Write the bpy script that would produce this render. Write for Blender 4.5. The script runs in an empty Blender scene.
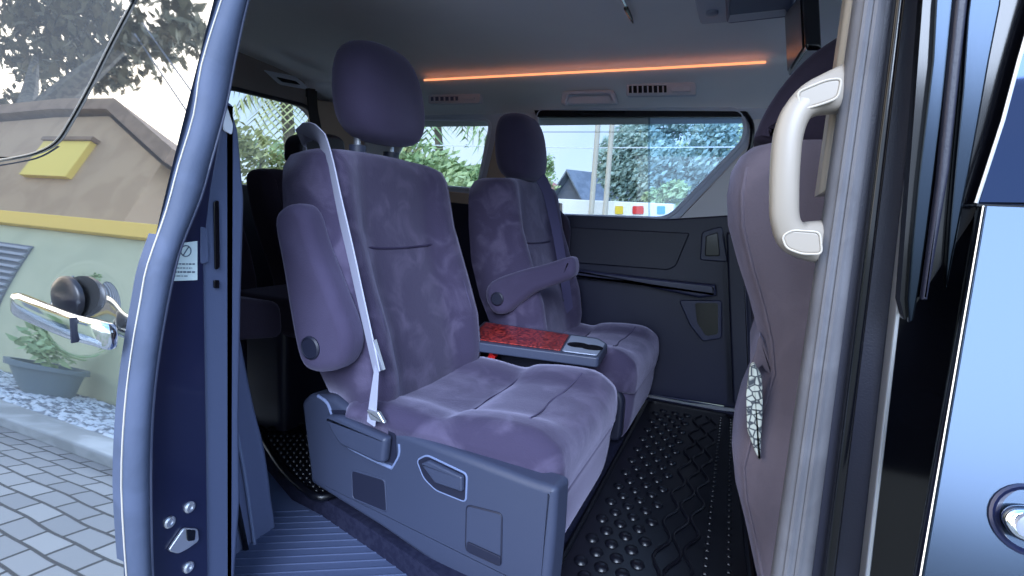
import bpy, math, random
from mathutils import Vector, Matrix, noise
random.seed(7)
C = bpy.context.scene.collection
SC = bpy.context.scene
R = math.radians

# ------------------------------------------------------------------ camera
F = 540.0
def _n(v): return v.normalized()
EY = _n(Vector((238, 60, F)))                       # world axes seen from the camera (right, up, forward)
EX = _n(Vector((-1262, 148, F))); EX = -_n(EX - EY * EX.dot(EY))
EZ = EX.cross(EY)
if EZ.y < 0: EZ = -EZ
RIGHT = Vector((EX.x, EY.x, EZ.x)); UP = Vector((EX.y, EY.y, EZ.y)); FWD = Vector((EX.z, EY.z, EZ.z))
cam_data = bpy.data.cameras.new('camera'); cam = bpy.data.objects.new('camera', cam_data); C.objects.link(cam)
cam_data.sensor_fit = 'HORIZONTAL'; cam_data.sensor_width = 36.0; cam_data.lens = 36.0 * F / 1024.0
cam_data.clip_start = 0.02; cam_data.clip_end = 500
M = Matrix.Identity(4)
for i in range(3):
    M[i][0] = RIGHT[i]; M[i][1] = UP[i]; M[i][2] = -FWD[i]
cam.matrix_world = M
SC.camera = cam

# ------------------------------------------------------------------ exposure, sky, sun
SC.view_settings.view_transform = 'Standard'; SC.view_settings.look = 'None'
SC.view_settings.gamma = 1.0; SC.view_settings.use_curve_mapping = False
SC.view_settings.exposure = 2.05
w = bpy.data.worlds.new('sky'); SC.world = w; w.use_nodes = True
nt = w.node_tree; nt.nodes.clear()
N = nt.nodes.new; LK = nt.links.new
tc = N('ShaderNodeTexCoord'); sep = N('ShaderNodeSeparateXYZ'); LK(tc.outputs['Generated'], sep.inputs[0])
ramp = N('ShaderNodeValToRGB'); LK(sep.outputs['Z'], ramp.inputs[0])
ramp.color_ramp.elements[0].position = 0.0; ramp.color_ramp.elements[0].color = (0.62, 0.78, 1.0, 1)
ramp.color_ramp.elements[1].position = 0.75; ramp.color_ramp.elements[1].color = (0.20, 0.42, 0.86, 1)
dot = N('ShaderNodeVectorMath'); dot.operation = 'DOT_PRODUCT'; LK(tc.outputs['Generated'], dot.inputs[0])
dot.inputs[1].default_value = Vector((-0.9, -0.34, 0.27)).normalized()
mr = N('ShaderNodeMapRange'); mr.interpolation_type = 'SMOOTHSTEP'
mr.inputs['From Min'].default_value = 0.55; mr.inputs['From Max'].default_value = 1.0; LK(dot.outputs['Value'], mr.inputs['Value'])
mix = N('ShaderNodeMix'); mix.data_type = 'RGBA'; LK(mr.outputs[0], mix.inputs[0]); LK(ramp.outputs[0], mix.inputs[6])
mix.inputs[7].default_value = (1.75, 1.55, 1.25, 1)
cl = N('ShaderNodeTexNoise'); cl.inputs['Scale'].default_value = 2.2; cl.inputs['Detail'].default_value = 5; LK(tc.outputs['Generated'], cl.inputs['Vector'])
cr = N('ShaderNodeMapRange'); cr.inputs['From Min'].default_value = 0.45; cr.inputs['From Max'].default_value = 0.7; cr.inputs['To Max'].default_value = 0.55; LK(cl.outputs['Fac'], cr.inputs['Value'])
mix2 = N('ShaderNodeMix'); mix2.data_type = 'RGBA'; LK(cr.outputs[0], mix2.inputs[0]); LK(mix.outputs[2], mix2.inputs[6])
mix2.inputs[7].default_value = (0.95, 0.96, 1.0, 1)
bg = N('ShaderNodeBackground'); bg.inputs['Strength'].default_value = 0.62; LK(mix2.outputs[2], bg.inputs['Color'])
out = N('ShaderNodeOutputWorld'); LK(bg.outputs[0], out.inputs['Surface'])
sky_fill_d = bpy.data.lights.new('sky_fill', 'SUN'); sky_fill = bpy.data.objects.new('sky_fill', sky_fill_d); C.objects.link(sky_fill)
sky_fill_d.energy = 1.5; sky_fill_d.angle = R(35); sky_fill_d.color = (0.66, 0.78, 1.0)
sky_fill.rotation_euler = (Vector((0.25, -0.80, 0.48))).to_track_quat('Z', 'Y').to_euler()     # added broad lamp standing in for bright sky, lights the cabin

# ------------------------------------------------------------------ picture rays to planes
def ray(px, py):
    return RIGHT * (px - 512) + UP * (288 - py) + FWD * F
def PX(px, py, v): r = ray(px, py); return r * (v / r.x)
def PY(px, py, v): r = ray(px, py); return r * (v / r.y)
def PZ(px, py, v): r = ray(px, py); return r * (v / r.z)
def PN(px, py, p0, n): r = ray(px, py); return r * (Vector(p0).dot(Vector(n)) / r.dot(Vector(n)))
def onY(v, pts): return [PY(x, y, v) for x, y in pts]
def onX(v, pts): return [PX(x, y, v) for x, y in pts]
def onZ(v, pts): return [PZ(x, y, v) for x, y in pts]

# ------------------------------------------------------------------ materials
def lin(c):
    return tuple(((v / 255) / 12.92 if v / 255 <= 0.04045 else ((v / 255 + 0.055) / 1.055) ** 2.4) for v in c)
def mat(name, rgb, rough=0.5, metal=0.0, rgb2=None, scale=8.0, lo=0.4, hi=0.62, bump=0.0, bscale=200.0, sheen=0.0, coat=0.0, emit=None, es=0.0, spec=0.5, detail=4.0):
    m = bpy.data.materials.new(name); m.use_nodes = True
    t = m.node_tree; b = t.nodes['Principled BSDF']
    b.inputs['Base Color'].default_value = (*lin(rgb), 1); b.inputs['Roughness'].default_value = rough
    b.inputs['Metallic'].default_value = metal; b.inputs['Specular IOR Level'].default_value = spec
    tcn = t.nodes.new('ShaderNodeTexCoord')
    if rgb2:
        nz = t.nodes.new('ShaderNodeTexNoise'); nz.inputs['Scale'].default_value = scale; nz.inputs['Detail'].default_value = detail
        nz.inputs['Distortion'].default_value = 0.6
        t.links.new(tcn.outputs['Object'], nz.inputs['Vector'])
        r = t.nodes.new('ShaderNodeMapRange'); r.interpolation_type = 'SMOOTHSTEP'
        r.inputs['From Min'].default_value = lo; r.inputs['From Max'].default_value = hi
        t.links.new(nz.outputs['Fac'], r.inputs['Value'])
        mx = t.nodes.new('ShaderNodeMix'); mx.data_type = 'RGBA'
        mx.inputs[6].default_value = (*lin(rgb), 1); mx.inputs[7].default_value = (*lin(rgb2), 1)
        t.links.new(r.outputs[0], mx.inputs[0]); t.links.new(mx.outputs[2], b.inputs['Base Color'])
    if bump:
        nb = t.nodes.new('ShaderNodeTexNoise'); nb.inputs['Scale'].default_value = bscale; nb.inputs['Detail'].default_value = 3
        t.links.new(tcn.outputs['Object'], nb.inputs['Vector'])
        bp = t.nodes.new('ShaderNodeBump'); bp.inputs['Strength'].default_value = bump; bp.inputs['Distance'].default_value = 0.004
        t.links.new(nb.outputs['Fac'], bp.inputs['Height']); t.links.new(bp.outputs[0], b.inputs['Normal'])
    if sheen:
        b.inputs['Sheen Weight'].default_value = sheen; b.inputs['Sheen Roughness'].default_value = 0.45
        b.inputs['Sheen Tint'].default_value = (0.75, 0.72, 1.0, 1)
    if coat: b.inputs['Coat Weight'].default_value = coat; b.inputs['Coat Roughness'].default_value = 0.03
    if emit: b.inputs['Emission Color'].default_value = (*lin(emit), 1); b.inputs['Emission Strength'].default_value = es
    return m
def glass_mat(name, tint, gloss=0.06):
    m = bpy.data.materials.new(name); m.use_nodes = True; t = m.node_tree; t.nodes.clear()
    tr = t.nodes.new('ShaderNodeBsdfTransparent'); tr.inputs[0].default_value = (*tint, 1)
    gl = t.nodes.new('ShaderNodeBsdfGlossy'); gl.inputs['Roughness'].default_value = 0.01
    mx = t.nodes.new('ShaderNodeMixShader'); mx.inputs[0].default_value = gloss
    t.links.new(tr.outputs[0], mx.inputs[1]); t.links.new(gl.outputs[0], mx.inputs[2])
    o = t.nodes.new('ShaderNodeOutputMaterial'); t.links.new(mx.outputs[0], o.inputs[0]); return m

SUEDE = mat('suede', (61, 55, 77), 0.9, rgb2=(86, 79, 102), scale=12, lo=0.44, hi=0.74, bump=0.25, bscale=260, sheen=0.35, spec=0.15)
SUEDE_SIDE = mat('suede_plain', (63, 57, 79), 0.9, rgb2=(73, 67, 91), scale=5, lo=0.4, hi=0.75, bump=0.2, bscale=260, sheen=0.3, spec=0.15)
SUEDE_F = mat('suede_front', (98, 90, 100), 0.9, rgb2=(114, 104, 114), scale=6, lo=0.45, hi=0.72, bump=0.2, bscale=260, sheen=0.25, spec=0.15)
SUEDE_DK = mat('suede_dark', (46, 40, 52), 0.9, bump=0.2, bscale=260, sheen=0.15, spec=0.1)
SEAM = mat('seam_thread', (58, 53, 76), 0.9, spec=0.1)
PIPE = mat('seam_ridge', (80, 75, 100), 0.85, spec=0.1)
TRIM = mat('seat_trim_plastic', (56, 62, 82), 0.42, bump=0.08, bscale=500)
TRIM_D = mat('dark_trim_and_hollow_shade', (27, 30, 48), 0.5)  # plain dark trim; on the hollows its darkness paints recess shade
TRIM_L = mat('pale_trim_and_highlight', (112, 124, 156), 0.45)
GREYP = mat('blue_grey_plastic', (74, 84, 112), 0.5, bump=0.1, bscale=420)
GREYD = mat('grey_blue_dark', (70, 80, 116), 0.5, bump=0.08, bscale=420)
BLACKP = mat('black_plastic', (24, 26, 44), 0.45, bump=0.1, bscale=400)
BLACKG = mat('black_gloss', (10, 11, 17), 0.12)
DOORTRIM = mat('door_card_plastic', (19, 22, 46), 0.42, bump=0.12, bscale=420)
DOORLITE = mat('door_card_ridge', (38, 41, 66), 0.4)
HEADL = mat('headliner_fabric', (226, 229, 236), 0.95, rgb2=(229, 232, 238), scale=3, bump=0.1, bscale=700, spec=0.1)
HEADT = mat('headliner_trim', (186, 192, 208), 0.6, bump=0.05, bscale=500)
BROWN = mat('pillar_trim_brown', (146, 136, 136), 0.6)
BEIGE = mat('pillar_trim_beige', (176, 158, 142), 0.6)
CREAM = mat('cream_plastic', (150, 141, 130), 0.38)
CREAM_D = mat('cream_line', (186, 178, 166), 0.45)
RUBBER = mat('grey_rubber', (92, 92, 98), 0.6, rgb2=(102, 102, 108), scale=12, bump=0.1, bscale=160)
RUBBER_B = mat('blue_grey_rubber', (66, 76, 98), 0.65, rgb2=(74, 84, 108), scale=10, bump=0.08, bscale=160)
PAINT = mat('mirror_paint', (206, 210, 214), 0.02, metal=0.96)
PAINT_B = mat('blue_paint', (45, 54, 66), 0.20, metal=0.95)
PAINT_DK = mat('dark_painted_steel', (24, 29, 58), 0.3, coat=0.3)
CHROME = mat('chrome', (225, 230, 235), 0.08, metal=1.0)
STEEL = mat('brushed_steel', (205, 208, 215), 0.3, metal=0.8)
ORANGE = mat('orange_led', (255, 150, 90), 0.5, emit=(255, 160, 112), es=0.34)
BELT_L = mat('pale_belt_webbing', (168, 170, 190), 0.7, bump=0.15, bscale=600)
BELT_D = mat('dark_belt_webbing', (74, 70, 104), 0.75, bump=0.15, bscale=600)
BELT_K = mat('black_belt_webbing', (16, 16, 22), 0.75)
RED = mat('red_plastic', (225, 40, 40), 0.4)
SILVER = mat('silver_plastic', (158, 166, 186), 0.35, metal=0.3)
MATB = mat('black_rubber_mat', (12, 13, 20), 0.30, spec=0.4)
CARPET = mat('dark_carpet', (30, 32, 52), 0.95, rgb2=(38, 40, 60), scale=60, bump=0.3, bscale=400, spec=0.1)
STICK = mat('sticker_paper', (210, 226, 226), 0.6)
INKM = mat('sticker_ink', (90, 105, 120), 0.6)
WHITE = mat('white_plastic', (230, 234, 240), 0.5)
DGLASS = mat('dark_window_glass', (44, 56, 84), 0.03, metal=0.9)
MGLASS = mat('mirror_window_glass', (196, 198, 200), 0.012, metal=0.9)
WGLASS = glass_mat('tinted_glass', (0.70, 0.73, 0.74), 0.04)
WGLASS2 = glass_mat('hazy_blue_glass', (0.72, 0.82, 0.92), 0.07)
SCREEN = mat('screen_glass', (16, 12, 20), 0.3)
def burl():
    m = mat('red_burl_wood', (150, 40, 34), 0.3, coat=0.25)
    t = m.node_tree; b = t.nodes['Principled BSDF']; tcn = t.nodes.new('ShaderNodeTexCoord')
    wv = t.nodes.new('ShaderNodeTexWave'); wv.inputs['Scale'].default_value = 9; wv.inputs['Distortion'].default_value = 22; wv.inputs['Detail'].default_value = 4; wv.inputs['Detail Scale'].default_value = 2.2
    t.links.new(tcn.outputs['Object'], wv.inputs['Vector'])
    cr = t.nodes.new('ShaderNodeValToRGB'); cr.color_ramp.elements[0].color = (*lin((84, 14, 18)), 1); cr.color_ramp.elements[1].color = (*lin((176, 58, 50)), 1)
    t.links.new(wv.outputs['Fac'], cr.inputs[0]); t.links.new(cr.outputs[0], b.inputs['Base Color']); return m
BURL = burl()

# ------------------------------------------------------------------ mesh builder
def resample(pts, n, closed=True):
    """Catmull-Rom through pts, n points per span."""
    k = len(pts); o = []
    rng = range(k) if closed else range(k - 1)
    for i in rng:
        p0 = pts[(i - 1) % k] if closed or i > 0 else pts[0]
        p1 = pts[i]; p2 = pts[(i + 1) % k]
        p3 = pts[(i + 2) % k] if closed or i + 2 < k else pts[-1]
        for j in range(n):
            t = j / n
            o.append(0.5 * ((2 * p1) + (p2 - p0) * t + (2 * p0 - 5 * p1 + 4 * p2 - p3) * t * t + (3 * p1 - p0 - 3 * p2 + p3) * t ** 3))
    if not closed: o.append(pts[-1].copy())
    return o
def rounded(pts, r, seg=4):
    """Round the corners of a closed 3D polygon."""
    o = []; k = len(pts)
    for i in range(k):
        a, b, c = pts[i - 1], pts[i], pts[(i + 1) % k]
        u = a - b; v = c - b; d = min(r, u.length * 0.45, v.length * 0.45)
        p = b + u.normalized() * d; q = b + v.normalized() * d
        for j in range(seg + 1):
            t = j / seg; o.append(p * (1 - t) ** 2 + b * 2 * t * (1 - t) + q * t * t)
    return o

class MB:
    def __init__(s): s.v = []; s.f = []; s.m = []; s.mats = []; s.wn = False
    def mi(s, m):
        if m not in s.mats: s.mats.append(m)
        return s.mats.index(m)
    def add(s, vs, fs, m):
        o = len(s.v); s.v += [Vector(p) for p in vs]; k = s.mi(m)
        for f in fs: s.f.append([i + o for i in f]); s.m.append(k)
        return s
    def box(s, c, d, m, rot=None):
        c = Vector(c); x, y, z = d[0] / 2, d[1] / 2, d[2] / 2
        vs = [Vector((a * x, b * y, e * z)) for a in (-1, 1) for b in (-1, 1) for e in (-1, 1)]
        if rot is not None: vs = [rot @ p for p in vs]
        return s.add([p + c for p in vs], [(0, 1, 3, 2), (4, 6, 7, 5), (0, 4, 5, 1), (2, 3, 7, 6), (0, 2, 6, 4), (1, 5, 7, 3)], m)
    def rings(s, rings, m, cap0=True, cap1=True, closed=True):
        n = len(rings[0]); vs = [p for r in rings for p in r]; fs = []
        for i in range(len(rings) - 1):
            for j in range(n if closed else n - 1):
                k = (j + 1) % n
                fs.append((i * n + j, i * n + k, (i + 1) * n + k, (i + 1) * n + j))
        if cap0: fs.append(tuple(range(n - 1, -1, -1)))
        if cap1: b = (len(rings) - 1) * n; fs.append(tuple(range(b, b + n)))
        return s.add(vs, fs, m)
    def slab(s, pts, vec, m, r=0.0, seg=3, both=True):
        """Outline pts pushed along vec, with rounded rims of radius r."""
        vec = Vector(vec); nv = vec.normalized(); s.wn = True
        if r <= 0: return s.rings([pts, [p + vec for p in pts]], m)
        k = len(pts); ins = []
        area = Vector()
        for i in range(k): area += pts[i].cross(pts[(i + 1) % k])
        sg = 1 if area.dot(nv) > 0 else -1
        for i in range(k):
            a, b, c = pts[i - 1], pts[i], pts[(i + 1) % k]
            e1 = (b - a); e2 = (c - b)
            n1 = nv.cross(e1).normalized() * sg; n2 = nv.cross(e2).normalized() * sg
            h = n1 + n2
            if h.length < 1e-6: h = n1
            h.normalize(); h *= 1.0 / max(0.5, h.dot(n1)); ins.append(h)
        rs = []; L = vec.length; r = min(r, L * 0.5 if both else L)
        for j in range(seg + 1):
            a = math.pi / 2 * j / seg
            rs.append([p + h * r * (1 - math.sin(a)) + nv * r * (1 - math.cos(a)) for p, h in zip(pts, ins)])
        if both:
            for j in range(seg + 1):
                a = math.pi / 2 * (1 - j / seg)
                rs.append([p + h * r * (1 - math.sin(a)) + nv * (L - r * (1 - math.cos(a))) for p, h in zip(pts, ins)])
        else: rs.append([p + vec for p in pts])
        return s.rings(rs, m)
    def tube(s, path, rad, m, n=8, closed=False):
        path = [Vector(p) for p in path]; rs = []; k = len(path)
        up = None
        for i in range(k):
            a = path[i - 1] if (i > 0 or closed) else path[0]; b = path[(i + 1) % k] if (i < k - 1 or closed) else path[-1]
            t = (b - a).normalized()
            if up is None: up = Vector((0, 0, 1)) if abs(t.z) < 0.9 else Vector((0, 1, 0))
            x = (up - t * up.dot(t)).normalized(); y = t.cross(x); up = x
            rr = rad[i] if isinstance(rad, (list, tuple)) else rad
            rs.append([path[i] + x * rr * math.cos(2 * math.pi * j / n) + y * rr * math.sin(2 * math.pi * j / n) for j in range(n)])
        if closed: rs.append(rs[0]); return s.rings(rs, m, False, False)
        return s.rings(rs, m)
    def ribbon(s, path, width_dirs, wd, th, m):
        path = [Vector(p) for p in path]; rs = []; k = len(path)
        for i in range(k):
            t = (path[min(i + 1, k - 1)] - path[max(i - 1, 0)]).normalized()
            d = Vector(width_dirs[i] if isinstance(width_dirs, list) else width_dirs); d = (d - t * d.dot(t)).normalized(); nn = t.cross(d)
            ww = wd[i] if isinstance(wd, (list, tuple)) else wd
            rs.append([path[i] + d * ww * a + nn * th * b for a, b in ((-.5, -.5), (.5, -.5), (.5, .5), (-.5, .5))])
        return s.rings(rs, m)
    def lathe(s, c, prof, axis, m, n=20):
        """prof: (radius, height along axis)."""
        axis = Vector(axis).normalized(); c = Vector(c)
        x = axis.orthogonal().normalized(); y = axis.cross(x)
        return s.rings([[c + axis * h + (x * math.cos(2 * math.pi * j / n) + y * math.sin(2 * math.pi * j / n)) * r for j in range(n)] for r, h in prof], m)
    def build(s, name, parent=None, smooth=35, sub=0):
        root = parent
        off = Vector()
        while root is not None: off += root.location; root = root.parent
        me = bpy.data.meshes.new(name); me.from_pydata([p - off for p in s.v], [], s.f)
        for m in s.mats: me.materials.append(m)
        for p, k in zip(me.polygons, s.m): p.material_index = k; p.use_smooth = True
        import bmesh
        b = bmesh.new(); b.from_mesh(me); bmesh.ops.recalc_face_normals(b, faces=b.faces); b.to_mesh(me); b.free()
        me.update()
        if smooth: me.set_sharp_from_angle(angle=R(smooth))
        o = bpy.data.objects.new(name, me); C.objects.link(o)
        if parent is not None: o.parent = parent
        if s.wn and smooth:
            md = o.modifiers.new('weighted_normals', 'WEIGHTED_NORMAL'); md.keep_sharp = True; md.weight = 100
        if sub:
            md = o.modifiers.new('smooth', 'SUBSURF'); md.levels = sub; md.render_levels = sub
        return o
def tag(o, label, cat, group=None, kind=None):
    o['label'] = label; o['category'] = cat
    if group: o['group'] = group
    if kind: o['kind'] = kind
    return o
def struct(o): o['kind'] = 'structure'; return o
def empty(name, loc, label, cat, group=None):
    o = bpy.data.objects.new(name, None); C.objects.link(o); o.location = loc; o.empty_display_size = 0.1
    return tag(o, label, cat, group)
def fillmesh(outer, holes, thick_vec, m, mb=None):
    """A flat sheet with holes, given thickness."""
    import bmesh
    b = bmesh.new(); edges = []
    loops = [outer] + holes
    for L in loops:
        vs = [b.verts.new(p) for p in L]
        for i in range(len(vs)): edges.append(b.edges.new((vs[i], vs[(i + 1) % len(vs)])))
    bmesh.ops.triangle_fill(b, use_beauty=True, edges=edges)
    b.verts.ensure_lookup_table(); b.verts.index_update()
    vs = [v.co.copy() for v in b.verts]; fs = [tuple(v.index for v in f.verts) for f in b.faces]; b.free()
    mb = mb or MB(); t = Vector(thick_vec)
    mb.add(vs, fs, m); mb.add([p + t for p in vs], [f[::-1] for f in fs], m)
    for L in loops:
        n = len(L); mb.add(L + [p + t for p in L], [(i, (i + 1) % n, (i + 1) % n + n, i + n) for i in range(n)], m)
    return mb

FLOOR = -0.735; GROUND = -1.25; STEP = -0.785; WY = 2.30

# ================================================================== SETTING: the van's shell
# floor
mb = MB()
fl_edge = [PZ(262, 448, FLOOR), PZ(292, 482, FLOOR), PZ(320, 496, FLOOR), PZ(380, 535, FLOOR), PZ(450, 583, FLOOR), PZ(520, 640, FLOOR)]
rim = [Vector((-2.05, 1.30, FLOOR))] + fl_edge + [Vector((0.12, 0.83, FLOOR)), Vector((0.9, 0.83, FLOOR)), Vector((0.9, WY + .03, FLOOR)), Vector((-2.05, WY + .03, FLOOR))]
mb.slab(rim, (0, 0, -0.06), CARPET)
struct(mb.build('floor'))
# carpeted riser between floor and step
mb = MB()
top = resample([Vector((-1.6, 1.27, FLOOR - .06))] + [p + Vector((0, 0, -.06)) for p in fl_edge] + [Vector((0.12, 0.83, FLOOR - .06))], 4, False)
mb.rings([[p for p in top], [Vector((p.x, p.y - .01, STEP - .01)) for p in top], [Vector((p.x, p.y + .05, STEP - .01)) for p in top], [p + Vector((0, .05, 0)) for p in top]], CARPET, False, False, closed=False)
struct(mb.build('trim_5'))
# step plate with ribs
mb = MB()
step_o = [Vector((-1.35, 0.62, STEP)), Vector((0.15, 0.62, STEP)), Vector((0.15, 0.9, STEP)), Vector((-.3, 0.95, STEP)), Vector((-1.35, 1.35, STEP))]
mb.slab(step_o, (0, 0, -0.03), GREYP)
a0, a1 = PZ(248, 545, STEP), PZ(345, 541, STEP); dr = (a1 - a0).normalized(); pr = Vector((-dr.y, dr.x, 0))
if pr.y > 0: pr = -pr
for k in range(14):
    b0 = PZ(268 - k * 1.2, 512, STEP) + pr * (0.027 * k) + Vector((0, 0, .001))
    L = 0.10 + 0.045 * k
    mb.ribbon([b0, b0 + dr * L], (pr.x, pr.y, 0), 0.0030, 0.0020, GREYP)
st = mb.build('step_plate'); tag(st, 'ribbed blue-grey plastic step plate inside the sliding door opening', 'step plate')

# ceiling: one sweep along the van
prof = [(WY + .06, .405), (WY + .02, .43), (WY - .03, .475), (WY - .12, .52), (WY - .19, .55), (2.095, .563), (2.085, .578), (2.02, .590), (1.85, .605), (1.5, .62), (1.15, .612), (.95, .59), (.82, .555), (.74, .50), (.70, .46)]
pp = resample([Vector((0, y, z)) for y, z in prof], 4, False)
xs = [-2.06, -1.9, -1.5, -1.0, -.5, 0, .5, .95]
mb = MB(); mb.rings([[Vector((x, p.y, p.z)) for p in pp] for x in xs], HEADL, False, False, closed=False)
back = [Vector((0, p.y, p.z + .03)) for p in pp]
mb.rings([[Vector((x, p.y, p.z)) for p in back] for x in xs], HEADL, False, False, closed=False)
struct(mb.build('ceiling', smooth=60))

# left side wall: pierced sheet holding both side windows
Y0 = WY
w2 = rounded(onY(Y0, [(537, 109), (743, 110), (747, 138), (668, 219), (541, 215)]), 0.05, 5)
w3 = rounded(onY(Y0, [(390, 170), (415, 119), (492, 120), (478, 190), (384, 182)]), 0.05, 5)
outer = [Vector((-2.08, Y0, -.02)), Vector((.95, Y0, -.02)), Vector((.95, Y0, .45)), Vector((-2.08, Y0, .45))]
struct(fillmesh(outer, [w2, w3], (0, .014, 0), HEADT).build('wall_left', smooth=30))
def pane(name, pts, m, vec=(0, .004, 0), parent=None):
    b = MB(); b.slab(pts, vec, m); return b.build(name, parent)
# window 2 (large) : frame + two panes
fr = MB(); g = [p + Vector((0, -.004, 0)) for p in w2]; fr.tube(g, 0.009, HEADT, 8, True)
hd = onY(Y0 - .012, [(534, 110), (746, 111), (747, 117), (536, 117)]); fr.slab(hd, (0, .03, 0), BLACKG, .003)
win1 = struct(fr.build('window_1'))
lite = MB(); pl = [(668 + 7, 212), (742, 140), (744, 134)]
split = 648
pane('rear_pane', rounded(onY(Y0 + .018, [(532, 108), (650, 108), (650, 224), (532, 224)]), .02), WGLASS, parent=win1)
pane('front_pane', rounded(onY(Y0 + .024, [(648, 106), (758, 106), (758, 226), (648, 226)]), .02), WGLASS2, parent=win1)
wb = MB(); wb.tube([PY(536, 132, Y0 + .015), PY(745, 132, Y0 + .015)], .0012, BLACKP); wb.build('heating_wire', win1)
# light grey diagonal trim below window 1's front corner
mb = MB(); mb.slab(rounded(onY(Y0 - .012, [(678, 219), (748, 146), (750, 120), (765, 118), (790, 222)]), .01), (0, .02, 0), mat('pale_window_trim', (206, 204, 206), .6), .005); struct(mb.build('trim_2'))
mb = MB(); mb.tube(resample(onY(Y0 - .01, [(745, 113), (752, 125), (751, 145), (746, 158)]), 4, False), .009, BLACKG); struct(mb.build('trim_3'))
# window 3 (third row)
fr = MB(); fr.tube([p + Vector((0, -.003, 0)) for p in w3], 0.009, HEADT, 8, True)
win2 = struct(fr.build('window_2'))
pane('glass_pane', rounded(onY(Y0 + .018, [(375, 108), (502, 108), (494, 200), (370, 195)]), .02), WGLASS, parent=win2)
# beige pillar between the two windows, and sill rail
mb = MB(); mb.slab(rounded(onY(Y0 - .015, [(499, 120), (516, 118), (502, 196), (482, 194)]), .02), (0, .03, 0), BEIGE, .008); struct(mb.build('trim_4'))
mb = MB(); mb.slab(onY(Y0 - .02, [(380, 184), (560, 203), (560, 216), (380, 196)]), (0, .04, 0), BEIGE, .006); struct(mb.build('trim_6'))
# lower left wall (rear quarter, behind the far seat)
mb = MB(); mb.slab([Vector((-2.06, Y0 - .02, FLOOR - .02)), Vector((-.78, Y0 - .02, FLOOR - .02)), Vector((-.78, Y0 - .02, .02)), Vector((-2.06, Y0 - .02, .09))], (0, .06, 0), DOORTRIM, .01); struct(mb.build('baseboard_left'))

mb = MB(); mb.slab([Vector((-.02, Y0 - .005, FLOOR - .02)), Vector((.95, Y0 - .005, FLOOR - .02)), Vector((.95, Y0 - .005, .0)), Vector((-.02, Y0 - .005, .0))], (0, .05, 0), DOORTRIM, .01); struct(mb.build('wall_left_front'))
# rear wall with the tailgate window
XR = -2.06
w1 = rounded(onX(XR, [(222, 86), (306, 106), (318, 120), (330, 190), (228, 186)]), .06, 5)
w1[0:0] = []
outer = [Vector((XR, .6, FLOOR)), Vector((XR, WY + .05, FLOOR)), Vector((XR, WY + .05, .62)), Vector((XR, .6, .62))]
struct(fillmesh(outer, [w1], (-.05, 0, 0), BROWN).build('wall_rear', smooth=30))
fr = MB(); fr.tube([p + Vector((.004, 0, 0)) for p in w1], 0.010, BLACKP, 8, True)
win3 = struct(fr.build('window_3'))
pane('glass_pane', onX(XR - .035, [(205, 70), (345, 90), (345, 205), (205, 205)]), WGLASS, (-.004, 0, 0), win3)
mb = MB(); mb.slab([Vector((XR + .02, .74, FLOOR - .01)), Vector((XR + .02, WY - .03, FLOOR - .01)), Vector((XR + .02, WY - .03, .06)), Vector((XR + .02, .74, .06))], (-.03, 0, 0), BLACKP, .01); struct(mb.build('baseboard_rear'))
# rear corner pillar cover seen between the two rear windows
mb = MB(); mb.slab(rounded([Vector((XR + .03, 2.02, .02)), Vector((XR + .22, WY - .01, .02)), Vector((XR + .20, WY - .01, .50)), Vector((XR + .03, 2.10, .50))], .01), Vector((-.04, .04, 0)), BEIGE, .01); struct(mb.build('trim_7'))

# ================================================================== FAR DOOR CARD (left sliding door, closed)
dy = WY - .02
door = empty('sliding_door', (-.3, dy, FLOOR), 'closed dark sliding door card below the large side window, beyond the far seat', 'car door')
mb = MB(); mb.slab(rounded(onY(dy, [(545, 214), (668, 219), (732, 215), (735, 300), (748, 410), (640, 393), (548, 380)]), .02), (0, .045, 0), DOORTRIM, .008); mb.build('door_card', door)
mb = MB(); mb.slab(rounded(onY(dy, [(566, 227), (690, 233), (676, 266), (668, 270), (566, 262)]), .01), (0, -.010, 0), BLACKP, .005); mb.build('cloth_insert', door)
mb = MB(); mb.slab(rounded(onY(dy, [(573, 268), (640, 276), (716, 284), (717, 295), (700, 297), (640, 284), (573, 276)]), .004), (0, -.045, 0), DOORLITE, .012); mb.build('armrest_ledge', door)
pk = MB(); pk.slab(rounded(onY(dy - .001, [(679, 300), (722, 300), (722, 338), (703, 341), (690, 325)]), .012), (0, -.016, 0), DOORLITE, .006)
po = pk.build('door_pocket', door)
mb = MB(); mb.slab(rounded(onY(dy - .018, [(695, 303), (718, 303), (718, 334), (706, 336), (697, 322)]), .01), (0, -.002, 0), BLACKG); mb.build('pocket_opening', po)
mb = MB(); mb.slab(rounded(onY(dy - .001, [(702, 232), (722, 226), (728, 262), (700, 260)]), .012), (0, -.012, 0), DOORLITE, .005); ho = mb.build('handle_bezel', door)
mb = MB(); mb.slab(rounded(onY(dy - .014, [(706, 236), (718, 232), (720, 256), (705, 256)]), .008), (0, -.012, 0), BLACKG, .004); mb.build('pull_lever', ho)
mb = MB(); mb.ribbon(onY(dy - .004, [(646, 396), (690, 405), (745, 411)]), (0, 0, 1), .012, .012, STEEL); mb.build('scuff_plate', door)
mb = MB(); mb.slab(rounded(onY(dy - .05, [(726, 232), (745, 232), (752, 410), (733, 404)]), .01), (0, .04, 0), BLACKP, .01); struct(mb.build('trim_8'))

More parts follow.
